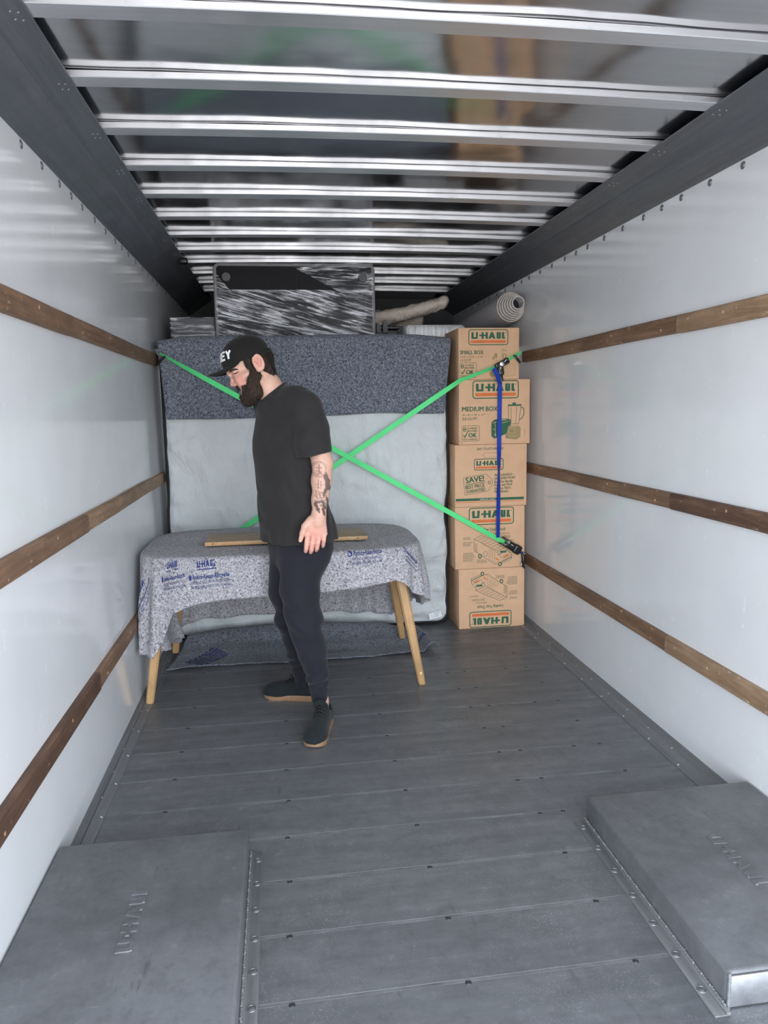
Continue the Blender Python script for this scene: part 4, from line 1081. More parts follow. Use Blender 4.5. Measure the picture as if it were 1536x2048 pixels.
def mesh_sdf(f, lo, hi, h, S=6):
    lo = np.asarray(lo, float); n = (np.ceil((np.asarray(hi) - lo) / h / S).astype(int)) * S + 1; nc = (n - 1) // S
    g = [lo[i] + h * S * (np.arange(nc[i]) + .5) for i in range(3)]
    G = np.stack(np.meshgrid(*g, indexing='ij'), -1).reshape(-1, 3).astype(np.float32)
    dc = f(G).reshape(nc); near = np.abs(dc) < h * S * 1.25
    D = np.empty(n, np.float32); full = np.repeat(np.repeat(np.repeat(dc, S, 0), S, 1), S, 2)
    D[:-1, :-1, :-1] = full; D[-1] = D[-2]; D[:, -1] = D[:, -2]; D[:, :, -1] = D[:, :, -2]
    m = np.zeros(n, bool); mf = np.repeat(np.repeat(np.repeat(near, S, 0), S, 1), S, 2)
    m[:-1, :-1, :-1] |= mf; m[1:, :-1, :-1] |= mf; m[:-1, 1:, :-1] |= mf; m[:-1, :-1, 1:] |= mf; m[1:, 1:, :-1] |= mf; m[1:, :-1, 1:] |= mf; m[:-1, 1:, 1:] |= mf; m[1:, 1:, 1:] |= mf
    I = np.argwhere(m); out = np.empty(len(I), np.float32)
    for s in range(0, len(I), 400000): out[s:s + 400000] = f((lo + I[s:s + 400000] * h).astype(np.float32))
    D[m] = out
    neg = D < 0; c = np.zeros(tuple(n - 1), np.int8)
    for a in (0, 1):
        for b in (0, 1):
            for d in (0, 1): c += neg[a:n[0] - 1 + a, b:n[1] - 1 + b, d:n[2] - 1 + d]
    cells = np.argwhere((c > 0) & (c < 8)); idx = -np.ones(tuple(n - 1), np.int64); idx[tuple(cells.T)] = np.arange(len(cells))
    acc = np.zeros((len(cells), 3)); cnt = np.zeros(len(cells))
    cor = [(a, b, d) for a in (0, 1) for b in (0, 1) for d in (0, 1)]
    val = {k: D[tuple((cells + k).T)] for k in cor}
    for a in cor:
        for ax in range(3):
            if a[ax]: continue
            b = list(a); b[ax] = 1; b = tuple(b); va, vb = val[a], val[b]; x = (va < 0) != (vb < 0)
            t = np.where(x, va / np.where(x, va - vb, 1), 0); p = np.tile(np.array(a, float), (len(cells), 1)); p[:, ax] += t
            acc[x] += p[x]; cnt[x] += 1
    V = lo + h * (cells + acc / cnt[:, None]); F = []
    for ax in range(3):
        u, w = (ax + 1) % 3, (ax + 2) % 3
        sl0 = [slice(None)] * 3; sl1 = [slice(None)] * 3; sl0[ax] = slice(0, -1); sl1[ax] = slice(1, None)
        x = neg[tuple(sl0)] != neg[tuple(sl1)]; E = np.argwhere(x); E = E[(E[:, u] > 0) & (E[:, w] > 0) & (E[:, u] < n[u] - 1) & (E[:, w] < n[w] - 1)]
        s = neg[tuple(E.T)]; q = []
        for du, dw in ((1, 1), (0, 1), (0, 0), (1, 0)):
            k = E.copy(); k[:, u] -= du; k[:, w] -= dw; q.append(idx[tuple(k.T)])
        q = np.stack(q, 1); q[~s] = q[~s][:, ::-1]; F.append(q)
    return V, np.concatenate(F)
def sdf_obj(name, f, lo, hi, h, mat, parent, relax=1):
    V, F = mesh_sdf(f, lo, hi, h)
    for _ in range(relax):                                    # light smoothing along the surface
        acc = np.zeros_like(V); c = np.zeros(len(V))
        for k in range(4):
            np.add.at(acc, F[:, k], V[F[:, (k + 1) % 4]]); np.add.at(acc, F[:, k], V[F[:, (k - 1) % 4]]); np.add.at(c, F[:, k], 2)
        V = V * .45 + .55 * acc / np.maximum(c, 1)[:, None]
    me = bpy.data.meshes.new(name); me.vertices.add(len(V)); me.vertices.foreach_set('co', V.astype(np.float32).ravel())
    me.loops.add(F.size); me.loops.foreach_set('vertex_index', F.ravel().astype(np.int32)); me.polygons.add(len(F))
    me.polygons.foreach_set('loop_start', np.arange(0, F.size, 4, dtype=np.int32)); me.polygons.foreach_set('loop_total', np.full(len(F), 4, np.int32))
    me.update(calc_edges=True); me.validate()
    o = link_mesh(name, me, mat, parent, smooth=False)
    me.polygons.foreach_set('use_smooth', [True] * len(me.polygons)); return o, V
# ------------------------------------------------------------------ the person
A3 = lambda *p: np.array(p, float)
YH = 3.29                                                        # plane of the head's profile
PX = YH / FPX                                                    # metres to a pixel there
def H(px, py, l=0.0):
    """a point of the head: px,py on the profile plane, l pixels towards the viewer's side"""
    p = W(px, py, YH); return A3(p[0], p[1] - l * PX, p[2])
def r_(n): return n * PX
man = thing('person', 'person in black cap, charcoal t-shirt and dark joggers standing before the table, looking down', 'person', (.10, 3.28, 0))
THY = math.radians(30); FW = A3(-math.cos(THY), -math.sin(THY), 0); LT = A3(math.sin(THY), -math.cos(THY), 0)
FWD, UP, LAT = A3(-math.cos(.35), 0, -math.sin(.35)), A3(-math.sin(.35), 0, math.cos(.35)), A3(0, -1, 0)   # head tilted down

# --- skin
skin = NT('skin'); v = skin.coord()
c = skin.ramp(skin.noise(v, 40, 4), [(.3, (.56, .33, .25)), (.7, (.66, .41, .32))])
at = skin.n('Attribute'); at.attribute_name = 'flush'; c = skin.mix(at.outputs['Fac'], c, (.66, .24, .20))
ai = skin.n('Attribute'); ai.attribute_name = 'ink'; c = skin.mix(ai.outputs['Fac'], c, (.03, .032, .036))
skin.base(c, .5, 0, .4); skin.b.inputs['Subsurface Weight'].default_value = .12; skin.b.inputs['Subsurface Radius'].default_value = (.012, .005, .003); skin.b.inputs['Subsurface Scale'].default_value = .5
skin.bump(skin.noise(v, 260, 3), .12, .0015)

HEAD = [ellip(H(495, 716), (FWD, LAT, UP), (r_(42.5), r_(34), r_(38))),
        (capsule(H(479, 736), H(500, 768), r_(25), r_(19.5)), r_(9)),
        (ellip(H(466, 741), (FWD, LAT, UP), (r_(14), r_(24), r_(9))), r_(8)),        # brow
        (ellip(H(488, 779.5), (FWD, LAT, UP), (r_(9), r_(15), r_(12))), r_(6)),        # muzzle
        (capsule(H(496, 793, 9), H(496, 793, -9), r_(10.5), r_(10.5)), r_(8)),           # chin
        (capsule(H(496, 793, 10), H(517, 764, 25), r_(9), r_(10)), r_(10)),          # jaw
        (capsule(H(496, 793, -10), H(517, 764, -25), r_(9), r_(10)), r_(10)),
        (capsule(H(480, 759, 19), H(496, 751, 28), r_(9), r_(8)), r_(9)),            # cheekbones
        (capsule(H(480, 759, -19), H(496, 751, -28), r_(9), r_(8)), r_(9)),
        (ellip(H(487, 767, 16), (FWD, LAT, UP), (r_(10), r_(9), r_(12))), r_(8)),
        (ellip(H(487, 767, -16), (FWD, LAT, UP), (r_(10), r_(9), r_(12))), r_(8))]
head = union(HEAD)
for s in (1, -1):                                               # eye sockets
    head = sub(head, ellip(H(462.5, 749.5, 16 * s), (FWD, LAT, UP), (r_(6), r_(9), r_(5.0))), r_(4))
FACE = [(ellip(H(472.5, 749, 15.5), (FWD, LAT, UP), (r_(6.2), r_(6.8), r_(6.0))), r_(1.5)), (ellip(H(472.5, 749, -15.5), (FWD, LAT, UP), (r_(6.2), r_(6.8), r_(6.0))), r_(2)),
        (capsule(H(464, 745), H(465.5, 757), r_(4.4), r_(4.6)), r_(3)), (capsule(H(465.5, 757), H(466, 767.5), r_(4.6), r_(5.2)), r_(2.5)),   # nose
        (ellip(H(466, 768.5), (FWD, LAT, UP), (r_(5.4), r_(6), r_(4.8))), r_(2)),
        (ellip(H(472.5, 768.5, 6.5), (FWD, LAT, UP), (r_(5.5), r_(3.8), r_(4.2))), r_(2.5)), (ellip(H(472.5, 768.5, -6.5), (FWD, LAT, UP), (r_(5.5), r_(3.8), r_(4.2))), r_(2.5)),
        (capsule(H(483.2, 776.5, 6), H(483.2, 776.5, -6), r_(3.4), r_(3.4)), r_(2)), (capsule(H(487.3, 784.5, 6), H(487.3, 784.5, -6), r_(4.4), r_(4.4)), r_(1.5))]
head = union([head] + FACE)
mouth = capsule(H(481, 780.6, 10), H(481, 780.6, -10), r_(2.4), r_(2.4))
mouth = union([mouth, capsule(H(482, 780.3, 9), H(491, 777, 14.5), r_(2.2), r_(1.0)), capsule(H(482, 780.3, -9), H(491, 777, -14.5), r_(2.0), r_(1.0))], r_(1))
head = sub(head, mouth, r_(1.2))
for s in (1, -1):                                               # ears
    e = ellip(H(517.5, 727, 37 * s), ((-.93, 0, -.36), (.0, -1, .0), (-.36, 0, .93)), (r_(11), r_(4.2), r_(17)))
    e = union([e, (ellip(H(518, 741, 35.5 * s), (FWD, LAT, UP), (r_(4.5), r_(3.5), r_(5))), r_(3))])
    e = sub(e, ellip(H(517, 725.5, 42 * s), ((-.93, 0, -.36), (0, -1, 0), (-.36, 0, .93)), (r_(7), r_(6.5), r_(11.5))), r_(1.2))
    e = union([e, (capsule(H(517, 720, 38.3 * s), H(519.5, 731, 38.3 * s), r_(1.6), r_(1.6)), r_(2)), (ellip(H(513, 730, 38.5 * s), (FWD, LAT, UP), (r_(2), r_(2), r_(3))), r_(2))])
    head = union([head, (e, r_(3))])
NECK = [(capsule(H(522, 752), H(551, 796), r_(26), r_(29)), r_(10)), (capsule(H(548, 796, 0), H(566, 818, 0), r_(22), r_(22)), r_(10))]

# torso under the clothes
def sect(rows, yaw, n=2.4):
    """stack of superellipse sections: rows of z, cx, cy, half depth, half breadth"""
    R = np.array(sorted(rows), float); F_, L__ = A3(-math.cos(yaw), -math.sin(yaw), 0), A3(math.sin(yaw), -math.cos(yaw), 0)
    def f(P):
        z = P[:, 2]; cx, cy, a, b = [np.interp(z, R[:, 0], R[:, k]) for k in (1, 2, 3, 4)]
        dx, dy = P[:, 0] - cx, P[:, 1] - cy; u = np.abs(dx * F_[0] + dy * F_[1]) / a; w = np.abs(dx * L__[0] + dy * L__[1]) / b
        k = (u ** n + w ** n) ** (1 / n); d = (k - 1) * np.minimum(a, b)
        return np.maximum(d, np.maximum(R[0, 0] - z, z - R[-1, 0])).astype(np.float32)
    return f
YT = 3.30
def row(py, px, a, b, Y=YT): p = W(px, py, Y); return (p[2], p[0], p[1], a, b)
SHL = W(609, 818, 3.16); SHR = W(540, 806, 3.43)
body_torso = sect([row(800, 566, .075, .12), row(840, 577, .105, .165), row(880, 576, .112, .170), row(960, 582, .108, .155), row(1040, 592, .105, .150), row(1075, 597, .09, .13)], THY)
EL = W(645, 926, 3.105); WRI = W(637.5, 1029, 3.055)
ARM = [(capsule(SHL, W(632, 880, 3.12), r_(27), r_(23)), r_(10)), (capsule(W(632, 880, 3.12), EL, r_(22), r_(18.5)), r_(8)), (capsule(EL, W(643, 962, 3.09), r_(19), r_(18.5)), r_(8)),
       (capsule(W(643, 962, 3.09), W(640, 1000, 3.07), r_(18), r_(15)), r_(8)), (capsule(W(640, 1000, 3.07), WRI, r_(14.5), r_(13)), r_(8))]
# hand: back of the hand towards the camera, thumb in front, fingers hanging
def HP(px, py, dy=0.0): return W(px, py, 3.05 + dy)
def hand(Pt, k=1.0):
    q = r_(1) * k; fs = []
    mcp = [(616, 1066), (627.5, 1069), (638.5, 1070), (649, 1067)]
    tip = [(611.5, 1106, -.006), (621.5, 1108, .002), (632.5, 1104, .007), (645.5, 1096, .014)]
    rad = [(4.9, 4.1), (5.0, 4.2), (4.8, 4.0), (4.3, 3.6)]
    fs.append((capsule(Pt(637.5, 1032), Pt(636, 1046), 13 * q, 12.0 * q), 6 * q))
    for (mx, my), ww in zip(mcp, (6.2, 6.3, 6.2, 5.8)): fs.append((capsule(Pt(636 + (mx - 633) * .45, 1042, .006), Pt(mx, my, .004), 8.2 * q, ww * q), 5 * q))
    fs.append((ellip(Pt(633, 1058, .006), ((1, 0, 0), (0, 1, 0), (0, 0, 1)), (17 * q, 9.5 * q, 17 * q)), 4 * q))
    for (mx, my), (tx, ty, td), (ra, rb) in zip(mcp, tip, rad):
        m = Pt(mx, my, .001); p1 = Pt(mx + (tx - mx) * .46, my + (ty - my) * .46, -.006 + td * .2); p2 = Pt(mx + (tx - mx) * .78, my + (ty - my) * .78, -.001 + td * .7); e = Pt(tx, ty - rb * .9, td + .008)
        fs += [(capsule(m, p1, ra * q * 1.02, ra * q), .8 * q), (capsule(p1, p2, ra * q, rb * 1.08 * q), .4 * q), (capsule(p2, e, rb * 1.06 * q, rb * .92 * q), .4 * q)]
    tb_ = [(622, 1042, .004), (610.5, 1053, -.002), (604.8, 1067, -.004), (600.8, 1081, -.002)]
    T = [Pt(*t_) for t_ in tb_]
    fs += [(capsule(T[0], T[1], 9.5 * q, 7.4 * q), 6 * q), (capsule(T[1], T[2], 6.8 * q, 5.6 * q), 2 * q), (capsule(T[2], T[3], 5.4 * q, 3.8 * q), 1.5 * q)]
    return fs
hand_l = hand(HP)
# the other arm hangs on the far side, hidden by the trunk; its hand is the mirror image
off = W(575, 1030, 3.50) - WRI
def HPr(px, py, dy=0.0):
    p = HP(px, py, dy); return A3(p[0] + off[0] + 0.0, 3.50 - (p[1] - WRI[1]), p[2] + off[2])
hand_r = hand(HPr)
ELR = W(572, 925, 3.55); WRR = W(575, 1029, 3.50)
ARMR = [(capsule(SHR, ELR, r_(26), r_(19)), r_(10)), (capsule(ELR, W(574, 970, 3.54), r_(19), r_(17)), r_(8)), (capsule(W(574, 970, 3.54), WRR, r_(17), r_(13)), r_(8))]
# legs under the joggers, ankles
HIPL, KNL, ANL = W(604, 1110, 3.235), W(609, 1245, 3.165), A3(.146, 3.208, .115)
HIPR, KNR, ANR = W(578, 1110, 3.355), W(588, 1240, 3.385), A3(.078, 3.532, .115)
LEG = [(capsule(HIPL, KNL, .068, .052), .02), (capsule(KNL, ANL, .047, .030), .02), (capsule(ANL, A3(.147, 3.214, .065), .030, .031), .01),
       (capsule(HIPR, KNR, .066, .052), .02), (capsule(KNR, ANR, .045, .029), .02), (capsule(ANR, A3(.082, 3.533, .065), .029, .031), .01)]
bodyf = union([head] + NECK + [(body_torso, .03)] + ARM + hand_l + ARMR + hand_r + LEG)
lo = A3(-.215, 2.99, .03); hi = A3(.27, 3.64, 1.76)
body, BV = sdf_obj('body', bodyf, lo, hi, .0022, skin.m, man, 1)
# tattoo on the forearm and the ruddy cheek and nose, as attributes of the skin
me = body.data; n = len(me.vertices); base_ = np.array(wloc(body)); co = np.empty(n * 3, np.float32); me.vertices.foreach_get('co', co); co = co.reshape(-1, 3) + base_
def seg_d(p, a, b):
    a, b = np.array(a), np.array(b); d = b - a; t = np.clip(((p - a) @ d) / (d @ d), 0, 1)[:, None]; return np.linalg.norm(p - a - t * d, axis=1)
o0 = W(643, 975, 3.07); q = np.stack([(co[:, 0] - o0[0]) / (3.07 / FPX), -(co[:, 2] - o0[2]) / (3.07 / FPX)], 1)    # arm space, hundredths of the forearm
onarm = (np.abs(q[:, 0]) < 26) & (q[:, 1] > -62) & (q[:, 1] < 60) & (co[:, 1] < 3.13) & (co[:, 0] > W(614, 1000, 3.07)[0])
ink = np.zeros(n)
def dab(d, w, s=1.0):
    global ink
    ink = np.maximum(ink, s * np.clip((w - d) / .9 + .5, 0, 1))
c0 = np.array([-4, -37.0]); rr = np.hypot((q[:, 0] - c0[0]) / .92, q[:, 1] - c0[1])
dab(np.abs(rr - 15.5), .7, .6); dab(np.abs(rr - 12.8), .5, .35)
for a, b, w in (((-4, -46), (-4, -30), 1.4), ((-9, -40), (1, -40), 1.0), ((-8, -34), (0, -31), 1.2), ((-4, -30), (-8, -26), 1.0), ((-4, -30), (1, -27), 1.0)): dab(seg_d(q, a, b), w, .55)
for a, b, w in (((8, -23), (13, -12), 4.5), ((12, -12), (11, 0), 5.0), ((11, 0), (6, 8), 4.0), ((5, 6), (4, 14), 2.6), ((15, -8), (16, 4), 2.0)): dab(seg_d(q, a, b) + 1.6 * vnoise(co, 220, 5), w, .8)
for a, b, w in (((-6, -18), (-8, 6), .9), ((-8, 6), (2, 12), .9), ((-12, 4), (-10, 20), 1.0), ((-10, 20), (6, 18), .9), ((-1, -14), (-3, 2), .7), ((8, 16), (12, 28), 1.4)): dab(seg_d(q, a, b) + .7 * vnoise(co, 260, 6), w, .6)
for a, b, w in (((-14, 30), (-9, 42), 3.4), ((-12, 28), (0, 26), 2.4), ((0, 28), (6, 40), 2.6), ((10, 22), (11, 40), 2.8), ((1, 40), (3, 52), 2.8), ((-9, 42), (-7, 46), 2.0)): dab(seg_d(q, a, b) + 1.2 * vnoise(co, 240, 8), w, .85)
for a, b, w, k_ in (((-12, -8), (2, -6), .8, .45), ((-13, -2), (-1, 0), .8, .45), ((-6, 10), (-2, 22), 1.6, .5), ((-14, 14), (-6, 24), 1.0, .5), ((0, 6), (-4, 16), 1.2, .5), ((9, -30), (13, -24), 1.8, .6), ((-15, 24), (12, 24), 1.2, .5), ((-4, 34), (2, 34), 2.2, .6), ((5, 28), (9, 36), 1.4, .6), ((-10, -48), (2, -50), .6, .35), ((-12, -30), (-4, -24), .7, .4)): dab(seg_d(q, a, b) + 1.2 * vnoise(co, 300, 9), w, k_)
shade = np.clip(.5 - np.abs(q[:, 0] - 4) / 22, 0, 1) * np.clip((q[:, 1] + 26) / 10, 0, 1) * np.clip((50 - q[:, 1]) / 10, 0, 1); ink = np.maximum(ink, .42 * shade * (vnoise(co, 150, 10) > .12))
ink *= onarm
fl_ = np.zeros(n)
for p, w, s in ((H(464.5, 769), .018, .8), (H(481, 760, 24), .026, .75), (H(482, 768, 22), .02, .5), (H(476, 782, 6), .010, .9), (H(517, 727, 38), .03, .45), (HP(630, 1072), .05, .5), (HP(613, 1097), .025, .55), (HP(628, 1098), .03, .55), (HP(640, 1090), .03, .5)):
    fl_ = np.maximum(fl_, s * np.exp(-(np.linalg.norm(co - p, axis=1) / w) ** 2))
for nm, val in (('ink', ink), ('flush', fl_)):
    a = me.attributes.new(nm, 'FLOAT', 'POINT'); a.data.foreach_set('value', val.astype(np.float32))
# nails
NAIL = plain('finger_nail', (.72, .48, .42), .35)
bm = BM(); nn = A3(-.15, -.93, -.30); nn /= np.linalg.norm(nn)

# --- hair, brows, beard
HAIR = NT('dark_brown_hair'); hv = HAIR.coord((1, 1, .28), rot=(0, .5, 0)); hn = HAIR.noise(hv, 210, 4, .7)
HAIR.base(HAIR.ramp(hn, [(.3, (.010, .007, .006)), (.6, (.034, .022, .016)), (.8, (.085, .055, .038))]), .6, 0, .3); HAIR.bump(hn, .8, .004)
BEARD = NT('brown_beard'); hv = BEARD.coord((1, 1, .35), rot=(0, -.5, 0)); hn = BEARD.noise(hv, 190, 4, .75)
BEARD.base(BEARD.ramp(hn, [(.28, (.014, .009, .007)), (.55, (.045, .028, .019)), (.8, (.13, .082, .052))]), .65, 0, .3); BEARD.bump(hn, .9, .005)
cran = ellip(H(497, 716), (FWD, LAT, UP), (r_(45), r_(37), r_(42)))
hair = union([inter(cran, half(H(505, 742), A3(-.35, 0, -.94)), r_(3)), (capsule(H(524, 722, 22), H(541, 747, 13), r_(14), r_(8)), r_(8)), (capsule(H(524, 722, -22), H(541, 747, -13), r_(14), r_(8)), r_(8)), (capsule(H(533, 718), H(547, 751), r_(13), r_(6)), r_(8)), (capsule(H(537, 740, 8), H(548, 753, 5), r_(9), r_(4)), r_(5))])
for s in (1, -1):
    hair = union([hair, (capsule(H(499, 722, 33 * s), H(501, 738, 32.5 * s), r_(7), r_(4.5)), r_(4))])
    hair = sub(hair, ellip(H(517, 730, 41 * s), ((-.93, 0, -.36), (0, -1, 0), (-.36, 0, .93)), (r_(13), r_(14), r_(21))), r_(2))
    hair = sub(hair, capsule(H(500, 752, 34 * s), H(530, 757, 34 * s), r_(11), r_(13)), r_(3))
hair = sub(hair, half(H(488, 726), A3(.80, 0, .25)), r_(3))
hair = inter(hair, half(H(496, 716) + A3(-.335, 0, .942) * r_(1.5), A3(-.335, 0, .942)), r_(1))
hair = disp(hair, .0022, 190, 3, (1, 1, .35))
sdf_obj('hair', hair, H(470, 775, 48), H(566, 670, -48) , .0022, HAIR.m, man, 0) if False else None
def bounds(px0, py0, px1, py1, l): a, b = H(px0, py1, l), H(px1, py0, -l); return A3(min(a[0], b[0]), min(a[1], b[1]), min(a[2], b[2])), A3(max(a[0], b[0]), max(a[1], b[1]), max(a[2], b[2]))
def strands(o, n, flow, ln, wd, lift, seed, keep=None):
    """short tapering hairs combed over a surface, added to its mesh"""
    me = o.data; rg_ = np.random.default_rng(seed); base_ = np.array(wloc(o)); nv = len(me.vertices)
    co = np.empty(nv * 3, np.float32); me.vertices.foreach_get('co', co); co = co.reshape(-1, 3).astype(float)
    no = np.empty(nv * 3, np.float32); me.vertex_normals.foreach_get('vector', no); no = no.reshape(-1, 3).astype(float)
    old = [tuple(p.vertices) for p in me.polygons]; pick = rg_.integers(0, nv, n); V = [tuple(v) for v in co]; F = list(old)
    for i in pick:
        p, q = co[i], no[i]
        if keep is not None and not keep(p + base_): continue
        d = np.array(flow(p + base_)) + rg_.normal(0, .22, 3); d = d - q * (d @ q); d /= max(1e-6, np.linalg.norm(d)); L = ln * rg_.uniform(.6, 1.25); s = np.cross(d, q) * wd * rg_.uniform(.7, 1.2)
        a = p - q * .0005; m = p + d * L * .5 + q * lift * L * .8; e = p + d * L + q * lift * L * rg_.uniform(.5, 1.5); b = len(V)
        V += [tuple(a - s), tuple(a + s), tuple(m - s * .7), tuple(m + s * .7), tuple(e), tuple(m + q * wd)]
        F += [(b, b + 1, b + 3, b + 2), (b + 2, b + 3, b + 4), (b + 2, b + 5, b + 4), (b + 5, b + 3, b + 4)]
    mt_ = me.materials[0]; me.clear_geometry(); me.from_pydata(V, [], F); me.update(); me.polygons.foreach_set('use_smooth', [True] * len(me.polygons))
lo, hi = bounds(466, 664, 572, 776, 50); ho, _ = sdf_obj('hair', hair, lo, hi, .0021, HAIR.m, man, 0)
strands(ho, 2600, lambda p: (.45, 0, -1.0), .016, .0005, .22, 1)
bd = []
for s in (1, -1):
    bd += [(capsule(H(505, 738, 32.5 * s), H(511, 752, 31.5 * s), r_(4.0), r_(8.5)), r_(4)), (capsule(H(511, 755, 29 * s), H(513, 783, 21 * s), r_(11), r_(13)), r_(8)),
           (capsule(H(506, 758, 29 * s), H(503, 782, 23 * s), r_(8), r_(11)), r_(8)), (capsule(H(513, 783, 18 * s), H(497, 797, 8 * s), r_(13), r_(12)), r_(8)),
           (capsule(H(501, 790, 18 * s), H(495, 797, 7 * s), r_(10), r_(10)), r_(6)), (capsule(H(499, 778, 21 * s), H(493, 790, 15 * s), r_(6), r_(7.5)), r_(5)),
           (capsule(H(477.3, 774.6, 4 * s), H(488, 772.5, 18.5 * s), r_(4.3), r_(5.2)), r_(2.5)), (capsule(H(489.5, 773, 20 * s), H(493, 786, 20 * s), r_(5), r_(6.5)), r_(4))]
bd += [(capsule(H(489.5, 793, 5), H(489.5, 793, -5), r_(8.5), r_(8.5)), r_(5)), (capsule(H(477, 774.5, 4), H(477, 774.5, -4), r_(3.8), r_(3.8)), r_(3)), (capsule(H(497, 799, 5), H(512, 796, 5), r_(11), r_(11)), r_(6)), (capsule(H(497, 799, -5), H(512, 796, -5), r_(11), r_(11)), r_(6))]
beard = union([bd[0][0]] + bd[1:])
beard = sub(beard, union([capsule(H(479, 780.9, 9), H(479, 780.9, -9), r_(2.2), r_(2.2)), (capsule(H(485.8, 784.4, 7), H(485.8, 784.4, -7), r_(4.9), r_(4.9)), r_(1)), (capsule(H(481, 780.8, 9), H(489, 777.6, 14), r_(1.9), r_(1.4)), r_(1)), (capsule(H(481, 780.8, -9), H(489, 777.6, -14), r_(1.9), r_(1.4)), r_(1))]), r_(1.5))
beard = disp(disp(beard, .0024, 170, 13, (1, 1, .4)), .0012, 420, 14)
lo, hi = bounds(462, 728, 536, 822, 46); bo, _ = sdf_obj('beard', beard, lo, hi, .0019, BEARD.m, man, 0)
strands(bo, 5600, lambda p: (-.25, 0, -1.0), .011, .00045, .32, 2)
def on_face(px, py, off=0.0):
    """the skin under (px, py) of the profile, off pixels proud of it"""
    l = np.arange(45, 0, -.25); P = np.array([H(px, py, k) for k in l], np.float32); d = bodyf(P); i = int(np.argmax(d <= r_(off))) if (d <= r_(off)).any() else len(l) - 1
    return np.array(P[i], float)
BROW = [on_face(*p, .6) for p in ((460.5, 745.2), (464, 743.0), (468.5, 741.0), (473.5, 740.0), (478.5, 740.6))]
LASH = [on_face(*p, .3) for p in ((468.3, 748.6), (470.2, 748.9), (473, 748.0), (476, 746.4), (479.5, 744.2))]
for s in (1, -1):
    mir = lambda p: A3(p[0], p[1] if s > 0 else 2 * YH - p[1], p[2])
    bm = BM(); tube(bm, [mir(p) for p in BROW], [r_(1.0), r_(1.9), r_(2.0), r_(1.6), r_(.5)], 10); eb = obj('eyebrow', bm, BEARD.m, man)
    bm = BM(); tube(bm, [mir(p) for p in LASH], [r_(.35), r_(.9), r_(1.0), r_(.85), r_(.3)], 8); obj('eyelashes', bm, HAIR.m, man)
bm = BM(); tube(bm, [H(486.5, 779.3, 9), H(484.7, 779.0, 5), H(484, 778.9, 0), H(484.7, 779.0, -5), H(486.5, 779.3, -9)], r_(1.3), 8); obj('teeth', bm, plain('tooth', (.75, .70, .64), .3), man)

# --- cap
CAPM = m_cloth('black_cap_cloth', (.011, .010, .009), .9, 500, .1, .2)
CU_ = A3(-.335, 0, .942); CF_ = A3(-.942, 0, -.335)                  # cap axes: its rim runs down towards the face
CC = H(496, 716)                                                 # middle of the rim plane
def cap_r(az, el):
    """crown surface for azimuth az from the front (towards the viewer positive) and elevation"""
    ca = math.cos(az); fr = max(0, ca)
    lf, lb, ll, hh = r_(52), r_(45), r_(40), r_(43)
    f = math.copysign(1, ca); a = lf if ca > 0 else lb
    n = 2.35
    ce, se_ = math.cos(el), math.sin(el); x, y, z = ce * ca, ce * math.sin(az), se_
    nz = 2.2
    k = ((abs(x) / a) ** 2.3 + (abs(y) / ll) ** 2.3) ** (1 / 2.3); k = (k ** nz + (abs(z) / hh) ** nz) ** (1 / nz)
    return 1 / k
def cap_pt(az, el, o=0.0):
    R_ = cap_r(az, el) + o; ce = math.cos(el); return CC + R_ * (CF_ * ce * math.cos(az) + LAT * ce * math.sin(az) + CU_ * math.sin(el))
V = []; F = []; NA, NE = 96, 26
for j in range(NE + 1):
    el = -.10 + (math.pi / 2 + .10) * j / NE
    for i in range(NA):
        az = 2 * math.pi * i / NA; sm = min(abs((az * 6 / (2 * math.pi) + .5) % 1 - .5) * 2 * 16, 1)
        V.append(cap_pt(az, min(el, math.pi / 2 - 1e-3), -.0012 * (1 - sm) + .0012 * n1(math.cos(az) * 3, math.sin(az) * 3, el * 3, 1, 15)))
for j in range(NE):
    for i in range(NA): F.append((j * NA + i, j * NA + (i + 1) % NA, (j + 1) * NA + (i + 1) % NA, (j + 1) * NA + i))
F.append(tuple(range(NE * NA, (NE + 1) * NA)))
cp = thing('x', None, None, (0, 0, 0)) if False else None
crown = pyobj('cap', V, F, CAPM, man); solidify(crown, .002, -1); tag(crown, 'black flat-brimmed cap with white lettering')
bm = BM(); dome(bm, cap_pt(0, math.pi / 2 - 1e-3, -.001), CU_, .008, .006, 14, 4); obj('button', bm, CAPM, crown)
def brim(u, v):
    a = (u - .5) * 2 * 1.15; base = cap_pt(a, -.07, -.004); tipl = r_(33) * (max(0, math.cos((u - .5) * 2 * 1.54)) ** .6)
    d = CF_; p = base + d * tipl * v
    side = np.dot(p - CC, LAT); p = p - CU_ * (.34 * side * side / r_(39.5)) * v * min(1, tipl / r_(24)) + CU_ * (-.004) - CU_ * .10 * tipl * v * 0
    return p
V, F = grid_mesh(brim, 48, 14); br = pyobj('brim', V, F, CAPM, crown); solidify(br, .0075, 0, 1)
bm = BM(); tube(bm, [cap_pt(math.pi - .55 + 1.1 * i / 12, -.02 + .0 * i, .0015) for i in range(13)], .006, 8); obj('snap_strap', bm, MAT['hook'], crown)
bm = BM(); c_ = cap_pt(math.pi - .35, .12, .004); box(bm, c_ - A3(.007, .004, .004), c_ + A3(.007, .004, .004), .002); obj('strap_end', bm, MAT['hook'], crown)
